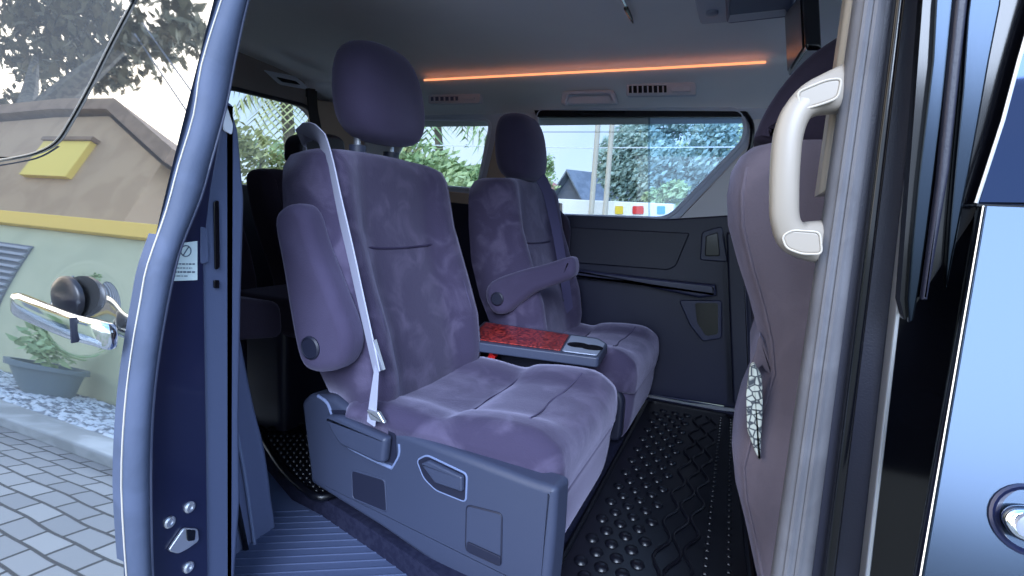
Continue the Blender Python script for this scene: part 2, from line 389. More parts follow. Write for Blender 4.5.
# ================================================================== SEATS
def smooth01(t): t = max(0, min(1, t)); return t * t * (3 - 2 * t)
def seat_back(mb, O, m):
    """O = (x shift, centre y). Backrest lofted upward in horizontal rings."""
    ox, cy = O
    #      z      rear    bolster  centre  halfw
    S = [(-.50, -.86, -.73, -.75, .235), (-.47, -.885, -.705, -.735, .245), (-.40, -.925, -.700, -.745, .255), (-.30, -.972, -.720, -.770, .265),
         (-.18, -1.010, -.765, -.815, .268), (-.05, -1.028, -.815, -.855, .266), (.04, -1.034, -.836, -.866, .264), (.080, -1.032, -.846, -.870, .262), (.108, -1.018, -.860, -.878, .252), (.122, -.99, -.888, -.900, .228)]
    rs = []
    for z, xr, xb, xc, hw in S:
        ring = []
        nf = 22
        for i in range(nf + 1):                       # front, near to far
            u = -1 + 2 * i / nf; a = abs(u)
            x = xc + (xb - xc) * smooth01((a - .48) / .34)
            if a > .86: x -= (xb - xr) * .30 * ((a - .86) / .14) ** 2.4
            ring.append(Vector((x + ox, cy + u * hw, z + .010 * (1 - u * u) * smooth01((z + .1) / .2))))
        for i in range(1, 14):                        # rear, far to near
            u = 1 - 2 * i / 14; a = abs(u)
            x = xr + (xb - xr) * .26 * max(0, (a - .76) / .24) ** 2.2
            ring.append(Vector((x + ox, cy + u * hw, z)))
        rs.append(ring)
    mb.rings(rs, m)
def front_x(z, u=0.0):
    T = [(-.47, -.735), (-.40, -.745), (-.30, -.77), (-.18, -.815), (-.05, -.855), (.04, -.868), (.1, -.88)]
    for (z0, x0), (z1, x1) in zip(T, T[1:]):
        if z <= z1: return x0 + (x1 - x0) * (z - z0) / (z1 - z0)
    return T[-1][1]
def seat_cushion(mb, O, m):
    ox, cy = O
    P = [(-.80, -.50), (-.80, -.47), (-.74, -.454), (-.66, -.454), (-.605, -.460), (-.560, -.462), (-.525, -.447), (-.47, -.438), (-.41, -.434), (-.35, -.436), (-.312, -.446), (-.290, -.468), (-.282, -.50), (-.284, -.54), (-.30, -.555), (-.45, -.56), (-.70, -.55)]
    rs = []
    ny = 22; hw = .268
    for i in range(ny + 1):
        u = -1 + 2 * i / ny; a = abs(u)
        k = .018 * smooth01((a - .42) / .3) - .008 * (1 - a)
        drop = 0; pull = 0
        if a > .90: t = (a - .90) / .10; drop = .022 * t ** 2.2; pull = .030 * t ** 2.5
        ring = []
        for x, z in P:
            zz = z
            if z > -.49: zz = z + k * (1 if x < -.32 else .5) - drop
            else: zz = z + drop * .4
            xx = x - pull if x > -.4 else x + pull * .5
            ring.append(Vector((xx + ox, cy + u * hw, zz)))
        rs.append(resample(ring, 3))
    mb.rings(rs, m)
def leg_rest(mb, O, m):
    ox, cy = O
    P = [(-.40, -.545), (-.292, -.545), (-.288, -.58), (-.292, -.64), (-.302, -.69), (-.318, -.715), (-.36, -.722), (-.40, -.70)]
    rs = []
    for i in range(17):
        u = -1 + 2 * i / 16; a = abs(u); t = max(0, (a - .84) / .16)
        rs.append(resample([Vector((x - .045 * t ** 2.2 * (1 if x > -.35 else 0) + ox, cy + u * .256, z)) for x, z in P], 3))
    mb.rings(rs, m)
def headrest(mb, O, m, hx=0, hz=0):
    ox, cy = O; ox += hx; rs = []; n = 28
    cx = -.918; z0, z1 = .162 + hz, .408 + hz
    K = 14
    for k in range(K + 1):
        a = -math.pi / 2 + math.pi * k / K
        zc = (z0 + z1) / 2; z = zc + (z1 - z0) / 2 * math.copysign(abs(math.sin(a)) ** .80, math.sin(a))
        s = max(.03, math.cos(a)) ** .48
        t = (z - z0) / (z1 - z0)
        hw = .152 * s * (1 - .12 * t * t); hd = .082 * s * (1 - .10 * t); lean = -.030 * (t - .4)
        ring = []
        for j in range(n):
            b = 2 * math.pi * j / n; cb, sb = math.cos(b), math.sin(b)
            ring.append(Vector((cx + lean + ox + hd * math.copysign(abs(cb) ** .75, cb), cy + hw * math.copysign(abs(sb) ** .8, sb), z)))
        rs.append(ring)
    mb.rings(rs, m)
def pt_tube(mb, pts, r, m): mb.tube(resample([Vector(p) for p in pts], 6, False), r, m, 6)

SLN = Vector((-math.sin(R(7)), -math.cos(R(7)), 0))     # the near base cover flares towards its front
SLP = Vector((-.60, .925, 0))
def PB(px, py, off=0.0): return PN(px, py, SLP + SLN * off, SLN)

def make_seat(O, label, hx=0, hz=0, bx=0, cx_=0):
    ox, cy = O; OC = (ox + cx_, cy); OB = (ox + bx, cy)
    root = empty('captain_seat', (-.6 + ox, cy, FLOOR), label, 'car seat', 'purple suede captain seats in the middle row')
    mb = MB(); seat_cushion(mb, OC, SUEDE)
    # sewn lines on the cushion
    hw = .25
    for (x0, zz) in ((-.395, -.4345), (-.560, -.4615)):
        pt_tube(mb, [(x0 + OC[0] + .005 * abs(u) * 4, cy + u * .2, zz + .018 * smooth01((abs(u * .8) - .42) / .3) - .008 * (1 - abs(u * .8)) + .001) for u in (-.95, -.7, -.35, 0, .35, .7, .95)], .0022, SEAM if x0 < -.5 else PIPE)
    for sg in (-1, 1):
        pt_tube(mb, [(x + OC[0], cy + sg * .232, z + .012) for x, z in ((-.74, -.456), (-.66, -.456), (-.605, -.460), (-.560, -.462), (-.525, -.449), (-.47, -.440), (-.41, -.437), (-.35, -.440), (-.318, -.455))], .0032, PIPE)
    mb.build('seat_cushion', root, 60)
    mb = MB(); leg_rest(mb, OC, SUEDE_SIDE)
    mb.build('leg_rest', root, 60)
    mb = MB(); seat_back(mb, OB, SUEDE)
    for z, w_ in ((-.100, .150),):
        pt_tube(mb, [(front_x(z) + OB[0] + .001, cy + u * w_, z - .006 * (1 - u * u)) for u in (-1, -.5, 0, .5, 1)], .0035, SEAM)
    for sg in (-1, 1):
        pt_tube(mb, [(xb + OB[0] - .004 * (1), cy + sg * hwf, z) for z, xb, hwf in ((-.44, -.708, .196), (-.3, -.725, .206), (-.18, -.770, .206), (-.05, -.819, .203), (.04, -.842, .198), (.09, -.862, .190))], .0035, PIPE)
    mb.build('backrest', root, 60)
    mb = MB(); headrest(mb, OB, SUEDE_SIDE, hx, hz); hr = mb.build('headrest', root, 60)
    for dyy in (-.07, .07):
        mb = MB(); mb.tube([(-.935 + OB[0], cy + dyy, .10), (-.938 + OB[0], cy + dyy, .20)], .009, STEEL, 10)
        mb.tube([(-.935 + OB[0], cy + dyy, .10), (-.935 + OB[0], cy + dyy, .15)], .022, TRIM, 12); mb.build('headrest_post', hr)
    return root

NEAR = (0.0, 1.20)
seat = make_seat(NEAR, 'purple suede seat nearest the open door, its armrest folded up against the backrest')
# folded armrest of the near seat
ya = .925
mb = MB(); mb.slab(resample(onY(ya - .045, [(271, 225), (276, 209), (290, 203), (302, 211), (312, 243), (330, 290), (345, 330), (346, 352), (338, 368), (322, 374), (306, 372), (296, 360), (288, 325), (279, 270)]), 3), (0, .072, 0), SUEDE_SIDE, .026, 5)
arm = mb.build('armrest', seat, 60)
mb = MB(); c = PY(310, 348, ya - .047); mb.lathe(c, [(.026, .004), (.026, -.001), (.022, -.004), (.021, -.002), (.002, -.002)], (0, 1, 0), TRIM_D, 24); mb.build('pivot_cap', arm)
# base cover of the near seat
def PBs(pts, off=0.0): return [PB(x, y, off) for x, y in pts]
mb = MB()
ol = rounded(PBs([(300, 402), (308, 394), (330, 396), (352, 412), (375, 424), (400, 432), (470, 458), (530, 481), (556, 489), (553, 540), (547, 602), (500, 592), (450, 577), (380, 528), (318, 489), (310, 484)]), .012, 4)
mb.slab(ol, -SLN * .055, TRIM, .016, 5, both=False)
side = mb.build('side_cover', seat, 50)
# pale edge crease running round the lever hollow
mb = MB(); mb.tube(resample(PBs([(318, 396), (328, 404), (335, 424), (346, 444), (366, 456), (392, 468)], .001), 4, False), .004, TRIM_L, 8)
mb.tube(resample(PBs([(392, 468), (399, 455), (399, 444)], .001), 4, False), .0025, TRIM_L, 8); mb.build('lever_hollow_rim', side)
mb = MB(); mb.slab(rounded(PBs([(328, 410), (345, 410), (396, 434), (397, 464), (372, 458), (346, 444), (336, 428)], .0005), .008), SLN * .0015, TRIM_D); mb.build('lever_hollow_shade', side)  # flat dark sheet painting the shade inside the lever hollow
mb = MB(); mb.slab(rounded(PBs([(332, 413), (346, 413), (394, 435), (391, 460), (384, 459), (348, 442), (341, 432)], .0015), .010, 4), SLN * .026, TRIM, .010, 4); mb.build('recline_lever', side)
# square hollow below the lever
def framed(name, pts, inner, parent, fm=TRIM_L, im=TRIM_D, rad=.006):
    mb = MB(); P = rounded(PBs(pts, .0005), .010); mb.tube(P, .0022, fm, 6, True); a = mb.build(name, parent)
    mb = MB(); mb.slab(rounded(PBs(pts, .0004), .010), SLN * .0015, im); mb.build(inner, a); return a  # a dark inner panel paints the shade of a hollow
framed('square_hollow', [(352, 470), (385, 480), (387, 512), (353, 498)], 'hollow_shade_panel', side, TRIM)
hk = framed('handle_hollow', [(417, 460), (427, 455), (467, 474), (466, 502), (436, 490), (424, 478)], 'hollow_shade_panel', side)  # pale outline paints the highlight on this rim
mb = MB(); mb.slab(rounded(PBs([(424, 462), (431, 459), (465, 475), (465, 490), (438, 481)], .002), .004), SLN * .012, TRIM, .004); mb.build('slide_handle', hk)
fp = framed('storage_flap', [(467, 505), (502, 514), (501, 566), (466, 550)], 'flap_panel', side, TRIM_D, TRIM)
mb = MB(); mb.slab(rounded(PBs([(468, 541), (501, 556), (501, 565), (467, 550)], .002), .003), SLN * .004, TRIM_D, .001); mb.build('flap_lip', fp)
# plinth/rail under the seat
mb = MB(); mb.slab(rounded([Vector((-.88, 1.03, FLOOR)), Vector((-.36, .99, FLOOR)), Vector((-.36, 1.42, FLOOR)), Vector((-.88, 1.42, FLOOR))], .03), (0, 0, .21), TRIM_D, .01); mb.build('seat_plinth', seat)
# buckle with red button
bk = MB(); p = PY(488, 365, 1.475); q = PY(494, 354, 1.475); bk.ribbon([p - (q - p) * 2, p + (q - p) * .2], (1, 0, .2), .022, .016, BLACKP); bo = bk.build('belt_buckle', seat)
mb = MB(); mb.ribbon([p + (q - p) * .2, q], (1, 0, .2), .021, .017, RED); mb.build('release_button', bo)
# care tag
for tp in ((446, 362),): mb = MB(); pz = PY(*tp, 1.33); mb.box(pz + Vector((.015, 0, 0)), (.002, .006, .02), WHITE); mb.build('care_tag', seat)

# ---- far seat
FAR = (.03, 1.955)
seat2 = make_seat((FAR[0], FAR[1]), 'far purple suede seat by the closed door, its armrest lowered', -.008, -.034, .065, -.030)
mb = MB(); mb.slab(resample(onY(1.665, [(484, 296), (490, 282), (515, 272), (545, 264), (568, 257), (574, 262), (573, 276), (560, 283), (535, 292), (520, 303), (505, 314), (492, 313)]), 3), (0, .07, 0), SUEDE_SIDE, .022, 5)
arm2 = mb.build('armrest', seat2, 60)
mb = MB(); c = PY(497, 299, 1.662); mb.lathe(c, [(.024, .004), (.024, -.001), (.02, -.004), (.019, -.002), (.002, -.002)], (0, 1, 0), TRIM_D, 24); mb.build('pivot_cap', arm2)
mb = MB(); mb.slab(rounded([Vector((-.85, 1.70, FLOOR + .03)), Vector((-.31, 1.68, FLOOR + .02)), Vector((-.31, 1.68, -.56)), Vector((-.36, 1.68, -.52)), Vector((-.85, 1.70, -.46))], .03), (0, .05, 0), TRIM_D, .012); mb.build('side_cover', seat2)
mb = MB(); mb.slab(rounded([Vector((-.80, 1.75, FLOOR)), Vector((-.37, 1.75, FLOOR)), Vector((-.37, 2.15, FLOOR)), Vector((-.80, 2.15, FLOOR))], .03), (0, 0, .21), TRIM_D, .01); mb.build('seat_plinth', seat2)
# outer armrest, folded, seen behind the belt
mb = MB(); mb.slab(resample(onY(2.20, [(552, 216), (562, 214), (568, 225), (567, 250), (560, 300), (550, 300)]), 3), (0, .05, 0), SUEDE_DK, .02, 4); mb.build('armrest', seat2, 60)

# ---- console table between the seats
ct = empty('console_table', (-.5, 1.38, FLOOR), 'narrow side table with red burl panel and two cup holders between the middle seats', 'table')
zc = -.385
o_ = rounded(onZ(zc, [(474, 330), (484, 321), (599, 338), (608, 344), (599, 358), (476, 342)]), .015, 4)
mb = MB(); mb.slab(o_, (0, 0, -.030), TRIM, .005, 4); mb.build('table_top', ct)
mb = MB(); mb.slab(rounded(onZ(zc + .001, [(477, 331), (486, 323), (569, 335.5), (560, 351), (478, 340)]), .006), (0, 0, .003), BURL, .001); mb.build('wood_panel', ct)
mb = MB(); mb.slab(rounded(onZ(zc + .001, [(571, 336), (598, 340), (605, 344.5), (597, 356), (562, 351.5)]), .008), (0, 0, .003), SILVER, .0015); cpn = mb.build('cup_holder_plate', ct)
for cxp in ((578, 345), (592, 347.5)):
    c = PZ(*cxp, zc + .0045)
    mb = MB(); mb.lathe(c, [(.033, 0), (.033, .001), (.029, .0012), (.001, .0008)], (0, 0, 1), BLACKG, 24); mb.build('cup_holder', cpn)
mb = MB(); mb.slab(rounded([Vector((-.66, 1.545, FLOOR)), Vector((-.52, 1.545, FLOOR)), Vector((-.50, 1.545, zc - .025)), Vector((-.70, 1.545, zc - .025))], .01), (0, .05, 0), BLACKP, .008); mb.build('table_stand', ct)

# ---- third row seat behind the near seat
XT = -1.5
t3 = empty('rear_bench_seat', (XT - .1, 1.55, FLOOR), 'dark third-row seat glimpsed behind the backrest of the nearest seat', 'car seat')
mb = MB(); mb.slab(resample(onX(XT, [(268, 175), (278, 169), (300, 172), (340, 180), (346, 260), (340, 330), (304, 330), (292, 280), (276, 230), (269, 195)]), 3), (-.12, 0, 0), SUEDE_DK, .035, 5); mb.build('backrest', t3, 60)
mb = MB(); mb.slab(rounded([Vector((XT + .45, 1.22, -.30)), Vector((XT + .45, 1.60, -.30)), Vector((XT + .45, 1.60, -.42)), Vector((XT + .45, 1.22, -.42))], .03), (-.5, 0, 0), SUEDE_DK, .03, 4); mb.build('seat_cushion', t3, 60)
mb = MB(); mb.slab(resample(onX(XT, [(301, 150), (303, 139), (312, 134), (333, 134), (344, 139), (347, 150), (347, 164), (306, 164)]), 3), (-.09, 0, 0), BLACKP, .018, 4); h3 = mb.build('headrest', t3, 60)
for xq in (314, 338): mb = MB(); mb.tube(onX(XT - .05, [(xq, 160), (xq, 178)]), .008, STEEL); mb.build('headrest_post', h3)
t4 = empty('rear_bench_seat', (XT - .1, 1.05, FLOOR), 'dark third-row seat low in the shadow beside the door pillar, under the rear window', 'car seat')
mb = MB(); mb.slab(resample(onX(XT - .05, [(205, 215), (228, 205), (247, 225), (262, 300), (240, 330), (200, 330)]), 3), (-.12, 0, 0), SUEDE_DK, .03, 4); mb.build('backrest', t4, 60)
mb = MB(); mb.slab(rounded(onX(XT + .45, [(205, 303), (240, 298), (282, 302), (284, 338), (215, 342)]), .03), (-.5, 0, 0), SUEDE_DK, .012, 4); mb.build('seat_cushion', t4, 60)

# ---- front seat at the right, behind the pillar
fs = empty('front_seat', (.15, 1.2, FLOOR), 'grey-purple suede back of the front seat behind the cream grab handle', 'car seat')
yf = .985
mb = MB(); rs = []
prof_f = [(147, 762), (150, 748), (158, 738), (172, 730), (195, 726), (225, 727), (262, 737), (296, 748), (330, 757), (360, 760), (385, 752), (415, 739), (445, 731), (475, 734), (510, 743), (560, 754), (620, 768)]
for py, px in prof_f:
    q = PY(px, py, 1.10); z = q.z; xr = q.x; xf = .30; ring = []
    tp = min(1.0, .90 + .1 * (py - 147) / 40)
    for j in range(36):
        a = 2 * math.pi * j / 36; cx_, sx_ = math.cos(a), math.sin(a)
        hx_ = (xf - xr) / 2
        ring.append(Vector(((xf + xr) / 2 + hx_ * math.copysign(abs(cx_) ** .42, cx_), 1.225 + .242 * tp * math.copysign(abs(sx_) ** .42, sx_), z)))
    rs.append(ring)
mb.rings(rs, SUEDE_F)
for jj in (23,): mb.tube([r_[jj] for r_ in rs[3:]], .004, SUEDE_F, 6)
mb.build('backrest', fs, 60)
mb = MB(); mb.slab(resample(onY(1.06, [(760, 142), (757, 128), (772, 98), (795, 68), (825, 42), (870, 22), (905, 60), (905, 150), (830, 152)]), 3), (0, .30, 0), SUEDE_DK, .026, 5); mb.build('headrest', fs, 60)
mb = MB(); mb.slab(resample(onY(1.02, [(760, 335), (768, 352), (776, 382), (772, 380), (762, 366), (757, 372), (750, 370), (756, 350)]), 2), (0, .38, 0), SUEDE_F, .004); mb.build('pocket_edge', fs, 60)
# printed cloth tucked in the pocket
def printed():
    m = mat('printed_cloth', (210, 214, 208), 0.8); t = m.node_tree; b = t.nodes['Principled BSDF']; tcn = t.nodes.new('ShaderNodeTexCoord')
    v = t.nodes.new('ShaderNodeTexVoronoi'); v.feature = 'DISTANCE_TO_EDGE'; v.inputs['Scale'].default_value = 85
    t.links.new(tcn.outputs['Object'], v.inputs['Vector'])
    cr = t.nodes.new('ShaderNodeValToRGB'); cr.color_ramp.elements[0].color = (*lin((70, 76, 84)), 1); cr.color_ramp.elements[1].color = (*lin((205, 210, 200)), 1); cr.color_ramp.elements[0].position = .05; cr.color_ramp.elements[1].position = .14
    t.links.new(v.outputs['Distance'], cr.inputs[0]); t.links.new(cr.outputs[0], b.inputs['Base Color']); return m
mb = MB(); mb.slab(rounded(onY(.978, [(750, 366), (754, 364), (762, 378), (763, 405), (760, 462), (755, 452), (747, 430), (746, 395)]), .006), (0, .02, 0), printed(), .003)
tag(mb.build('printed_cloth'), 'grey and white patterned cloth tucked into the front seat back pocket', 'cloth')
# seat belt post seen beyond the front seat
mb = MB(); mb.slab(rounded(onY(1.55, [(748, 270), (760, 268), (764, 330), (752, 332)]), .01), (0, .04, 0), BLACKP, .008)
tag(mb.build('belt_stalk'), 'black belt stalk standing in the gap behind the front seat back', 'belt stalk')

for tt, ya_, yb_ in ((t3, 1.22, 1.52), (t4, .84, 1.10)):
    mb = MB(); mb.slab(rounded([Vector((XT - .05, ya_, FLOOR)), Vector((XT + .22, ya_, FLOOR)), Vector((XT + .22, yb_, FLOOR)), Vector((XT - .05, yb_, FLOOR))], .03), (0, 0, .34), BLACKP, .01); mb.build('seat_base', tt)

# ================================================================== SEAT BELTS
sb = empty('seat_belt', (-.75, .93, FLOOR), 'pale grey seat belt hanging over the nearest seat backrest down to its base', 'seat belt')
pth = [Vector((-1.02, 1.04, .10)), PY(306, 136, 1.02), PY(318, 136, .985), PY(328, 158, .955), PY(338, 200, .945), PY(350, 250, .940), PY(361, 300, .935), PY(371, 345, .925), PY(377, 372, .92)]
pth = resample(pth, 4, False)
mb = MB(); mb.ribbon(pth, [Vector((.55, -.45, .1)) if i < 10 else Vector((.5, -.30, 0)) for i in range(len(pth))], [.064 - .030 * i / len(pth) for i in range(len(pth))], .003, BELT_L); mb.build('shoulder_strap', sb)
mb = MB(); mb.ribbon(resample([PY(377, 366, .918), PY(374, 395, .915), PY(371, 424, .912)], 3, False), (.5, -.2, 0), [.012, .016, .02, .024, .028, .03, .03], .003, BELT_L); mb.build('lap_strap', sb)
mb = MB(); mb.ribbon([PY(374, 340, .918), PY(383, 370, .918)], (.5, -.2, 0), .012, .006, STEEL); mb.build('latch_tongue', sb)
mb = MB(); mb.slab(rounded(onY(.905, [(366, 410), (378, 412), (385, 424), (370, 420)]), .004), (0, .01, 0), STEEL, .003); mb.build('anchor', sb)
sb2 = empty('seat_belt', (-.7, 2.1, FLOOR), 'dark seat belt lying across the far seat backrest', 'seat belt')
pth = resample([PY(531, 178, 1.96), PY(538, 192, 2.0), PY(546, 225, 2.06), PY(553, 262, 2.1), PY(558, 295, 2.13), PY(561, 318, 2.14)], 4, False)
pth = [p + Vector((.05, -.03, 0)) for p in pth]
mb = MB(); mb.ribbon(pth, (.4, .7, 0), .046, .003, BELT_D); mb.build('shoulder_strap', sb2)
mb = MB(); mb.slab(rounded(onY(2.08, [(553, 282), (562, 281), (564, 302), (556, 303)]), .006), (0, .012, 0), BLACKP, .003); lt2 = mb.build('latch_tongue', sb2)
mb = MB(); mb.slab(onY(2.078, [(558, 303), (562, 303), (563, 314), (559, 314)]), (0, .004, 0), STEEL, .001); mb.build('tongue_plate', lt2)
cb = empty('ceiling_seat_belt', PX(312, 92, -1.6), 'black belt strap dropping from the rear ceiling beside the rear window', 'seat belt')
mb = MB(); mb.ribbon(resample(onX(-1.6, [(312, 90), (313, 110), (318, 135), (320, 150)]), 4, False), (0, 1, 0), .05, .004, BELT_K); mb.build('strap', cb)
mb = MB(); mb.slab(rounded(onX(-1.6, [(309, 88), (316, 89), (316, 98), (309, 97)]), .005), (-.02, 0, 0), BLACKP, .004); mb.build('strap_guide', cb)

# ================================================================== CEILING FITTINGS
led = [PY(425, 80, 2.088), PY(540, 74, 2.088), PY(660, 68, 2.088), PY(766, 62, 2.088)]
mb = MB(); mb.tube([p + Vector((0, -.006, -.002)) for p in led], .0045, ORANGE, 8)
tag(mb.build('light_strip'), 'glowing orange light strip along the ceiling edge above the side windows', 'light strip')
def vent(px0, px1, py0, py1, y, label, dark=True, slats=7):
    q = onY(y, [(px0, py0), (px1, py0 - 1), (px1, py1 - 1), (px0, py1)])
    c = sum(q, Vector()) / 4
    v = empty('air_vent', c, label, 'air vent', 'air vents along the ceiling edge')
    mb = MB(); mb.slab(rounded(q, .01), (0, .03, .0), HEADT, .005); mb.build('bezel', v)
    m_ = px0 + (px1 - px0) * .58
    q2 = onY(y - .002, [(px0 + 3, py0 + 3), (m_, py0 + 2.5), (m_, py1 - 3.5), (px0 + 3, py1 - 3)])
    mb = MB(); mb.slab(q2, (0, -.002, 0), BLACKG if dark else GREYD); gr = mb.build('grille', v)
    for i in range(slats):
        x = px0 + 4 + (m_ - px0 - 5) * (i + .5) / slats
        mb = MB(); mb.slab(onY(y - .004, [(x - .7, py0 + 3), (x + .7, py0 + 3), (x + .9, py1 - 3), (x - .5, py1 - 3)]), (0, -.003, 0), HEADT); mb.build('slat', gr)
    mb = MB(); mb.slab(rounded(onY(y - .002, [(m_ + 5, py0 + 3), (px1 - 5, py0 + 3), (px1 - 5, py1 - 4), (m_ + 5, py1 - 4)]), .006), (0, -.006, 0), HEADT, .002); mb.build('dial', v)
vent(626, 696, 83, 96, 2.17, 'dark-slatted ceiling vent over the large side window, nearest the front seat')
vent(428, 480, 94, 104, 2.19, 'faint grey ceiling vent beside the near headrest, over the third-row window', False, 5)
gh = empty('assist_grip', PY(589, 98, 2.19), 'folded grey ceiling grab grip over the large side window', 'grab handle')
mb = MB(); mb.slab(rounded(onY(2.19, [(562, 91), (614, 90), (618, 104), (560, 105)]), .015), (0, .03, 0), HEADT, .006); mb.build('grip_recess', gh)
mb = MB(); mb.tube(rounded(onY(2.182, [(564, 104), (568, 93), (610, 92), (615, 103)]), .012, 4), .008, HEADT, 8); mb.build('grip_bar', gh)
mb = MB(); mb.slab(rounded(onY(2.186, [(573, 97), (606, 96), (609, 103), (571, 104)]), .008), (0, -.003, 0), HEADT); mb.build('grip_hollow', gh)
# rear vent panel over the tail window
rv = empty('rear_vent', PX(290, 85, -1.9), 'dark oblong vent in the rear ceiling above the tail window', 'air vent')
mb = MB(); mb.slab(rounded(onX(-1.9, [(268, 74), (300, 80), (312, 91), (280, 85)]), .012), (-.03, 0, .02), HEADT, .005); mb.build('bezel', rv)
mb = MB(); mb.slab(rounded(onX(-1.893, [(276, 77), (295, 81), (300, 85), (282, 82)]), .008), (.004, 0, 0), BLACKG); mb.build('grille', rv)
# hook, button, console box, screen
hk = empty('ceiling_hook', PZ(622, 0, .61), 'chrome and black hook hanging from the ceiling near the top', 'hook')
mb = MB(); mb.tube(resample(onZ(.60, [(620, -6), (625, 4), (629, 13)]), 4, False), [.006] * 5 + [.006] * 4, CHROME, 8); mb.build('stem', hk)
mb = MB(); mb.tube(resample(onZ(.595, [(626, 8), (630, 16), (633, 23)]), 4, False), [.007, .007, .007, .006, .006, .005, .004, .003, .002], BLACKG, 8); mb.build('tip', hk)
bt = empty('ceiling_sensor', PZ(712, 13, .60), 'small round grey sensor on the ceiling beside the overhead console', 'sensor')
c = PZ(712, 13, .603)
mb = MB(); mb.slab(rounded(onZ(.607, [(690, -20), (730, -22), (734, 24), (700, 26)]), .03), (0, 0, .02), HEADT, .006); mb.build('housing', bt)
mb = MB(); mb.lathe(c, [(.017, .006), (.017, -.004), (.012, -.008), (.002, -.009)], (0, 0, 1), SILVER, 20); mb.build('lens', bt)
oc = empty('overhead_console', PZ(760, 0, .58), 'dark blue-grey overhead console box in the ceiling, top right', 'console')
mb = MB(); mb.slab(rounded(onZ(.575, [(724, -10), (800, -14), (790, 18), (726, 25)]), .015), (0, 0, .05), GREYD, .012); mb.build('console_body', oc)
mb = MB(); mb.slab(rounded(onZ(.573, [(730, 16), (785, 10), (788, 16), (728, 23)]), .004), (0, 0, .006), HEADT, .002); mb.build('console_rim', oc)
sc_ = empty('ceiling_screen', PX(795, 30, .06), 'black screen hanging from the ceiling, seen edge on, ahead of the orange strip', 'screen')
A_ = [PY(785, 12, 1.75), PY(803, -10, 1.30), PY(806, 50, 1.30), PY(788, 76, 1.75)]
mb = MB(); mb.slab(rounded(A_, .012), (.03, .006, 0), BLACKG, .006); mb.build('screen_case', sc_)
cc = sum(A_, Vector()) / 4
mb = MB(); mb.slab([cc + (p - cc) * .86 + Vector((-.002, 0, 0)) for p in A_], (-.0015, 0, 0), SCREEN); mb.build('display', sc_)

# ================================================================== B PILLAR, GRAB HANDLE
def bar(name, segs, m, z0=-.95, z1=.62, r=0):
    mb = MB(); mb.rings([[Vector((x, y, z)) for x, y in segs] for z in (z0, z1)], m); return mb
def vbar(y, l0, l1, r0, r1, m, depth=.03, r=.0, name='trim_9', yb=640):
    """an upright strip between two picture lines (top/bottom x on rows 0 and 576) on the plane Y=y."""
    ex = lambda a, b, py: a + (b - a) * py / 576
    pts = onY(y, [(ex(l0, l1, -60), -60), (ex(r0, r1, -60), -60), (ex(r0, r1, yb), yb), (ex(l0, l1, yb), yb)])
    mb = MB(); mb.slab(pts, (0, depth, 0), m, r, 5); return struct(mb.build(name))
vbar(.70, 856, 773, 893, 816, RUBBER, .045, .016, 'trim_9')            # grey rubber seal
mb = MB()
for (a, b, dx) in ((868, 786, 0), (878, 797, 0)):
    mb.tube([PY(a + (b - a) * py / 576, py, .699) for py in (-60, 640)], .0035, RUBBER, 6)
struct(mb.build('trim_10'))
vbar(.745, 846, 764, 862, 780, CREAM, .05, .008, 'trim_11', 195)            # cream pillar cover edge
vbar(.705, 886, 812, 928, 862, BLACKP, .04, .0, 'trim_12')             # black door shut face
vbar(.685, 896, 824, 906, 836, BLACKG, .02, .004, 'trim_13')
vbar(.675, 931, 865, 937, 871, STEEL, .03, .004, 'trim_14')          # edge bead; bright strip stands in for its highlight
vbar(.69, 934, 868, 1014, 958, BLACKG, .03, .0, 'wall_front')           # dark shut face further on
gr = empty('grab_handle', PY(800, 160, .74), 'cream plastic grab handle fixed to the front door pillar', 'grab handle')
gp = [PY(848, 88, .735), PY(830, 93, .724), PY(811, 100, .714), PY(796, 114, .709), PY(788, 136, .706), PY(785, 165, .705), PY(784, 195, .706), PY(785, 220, .709), PY(793, 236, .714), PY(810, 241, .722), PY(834, 242, .736)]
gpr = resample(gp, 5, False); k = len(gpr)
rs = []
for i, p in enumerate(gpr):
    t = (gpr[min(i + 1, k - 1)] - gpr[max(0, i - 1)]).normalized(); d = Vector((0, 1, 0)); d = (d - t * d.dot(t)).normalized(); n_ = t.cross(d)
    e = max(0, abs(i / (k - 1) - .5) - .22) / .28
    wa = .0158 + .012 * e; wb_ = .018
    rs.append([p + n_ * wa * math.copysign(abs(math.cos(a)) ** .7, math.cos(a)) + d * wb_ * math.copysign(abs(math.sin(a)) ** .7, math.sin(a)) for a in [2 * math.pi * j / 16 for j in range(16)]])
mb = MB(); mb.rings(rs, CREAM); mb.build('grip', gr, 60)
for nm, q in (('end_cap', [(797, 92), (826, 80), (842, 78), (838, 98), (822, 104), (801, 110)]), ('end_cap', [(782, 236), (792, 230), (820, 232), (822, 254), (802, 254), (786, 248)])):
    P_ = rounded(onY(.694, q), .006)
    mb = MB(); mb.slab(P_, (0, .006, 0), CREAM, .003); mb.tube(P_, .0012, CREAM_D, 6, True); mb.build(nm, gr)

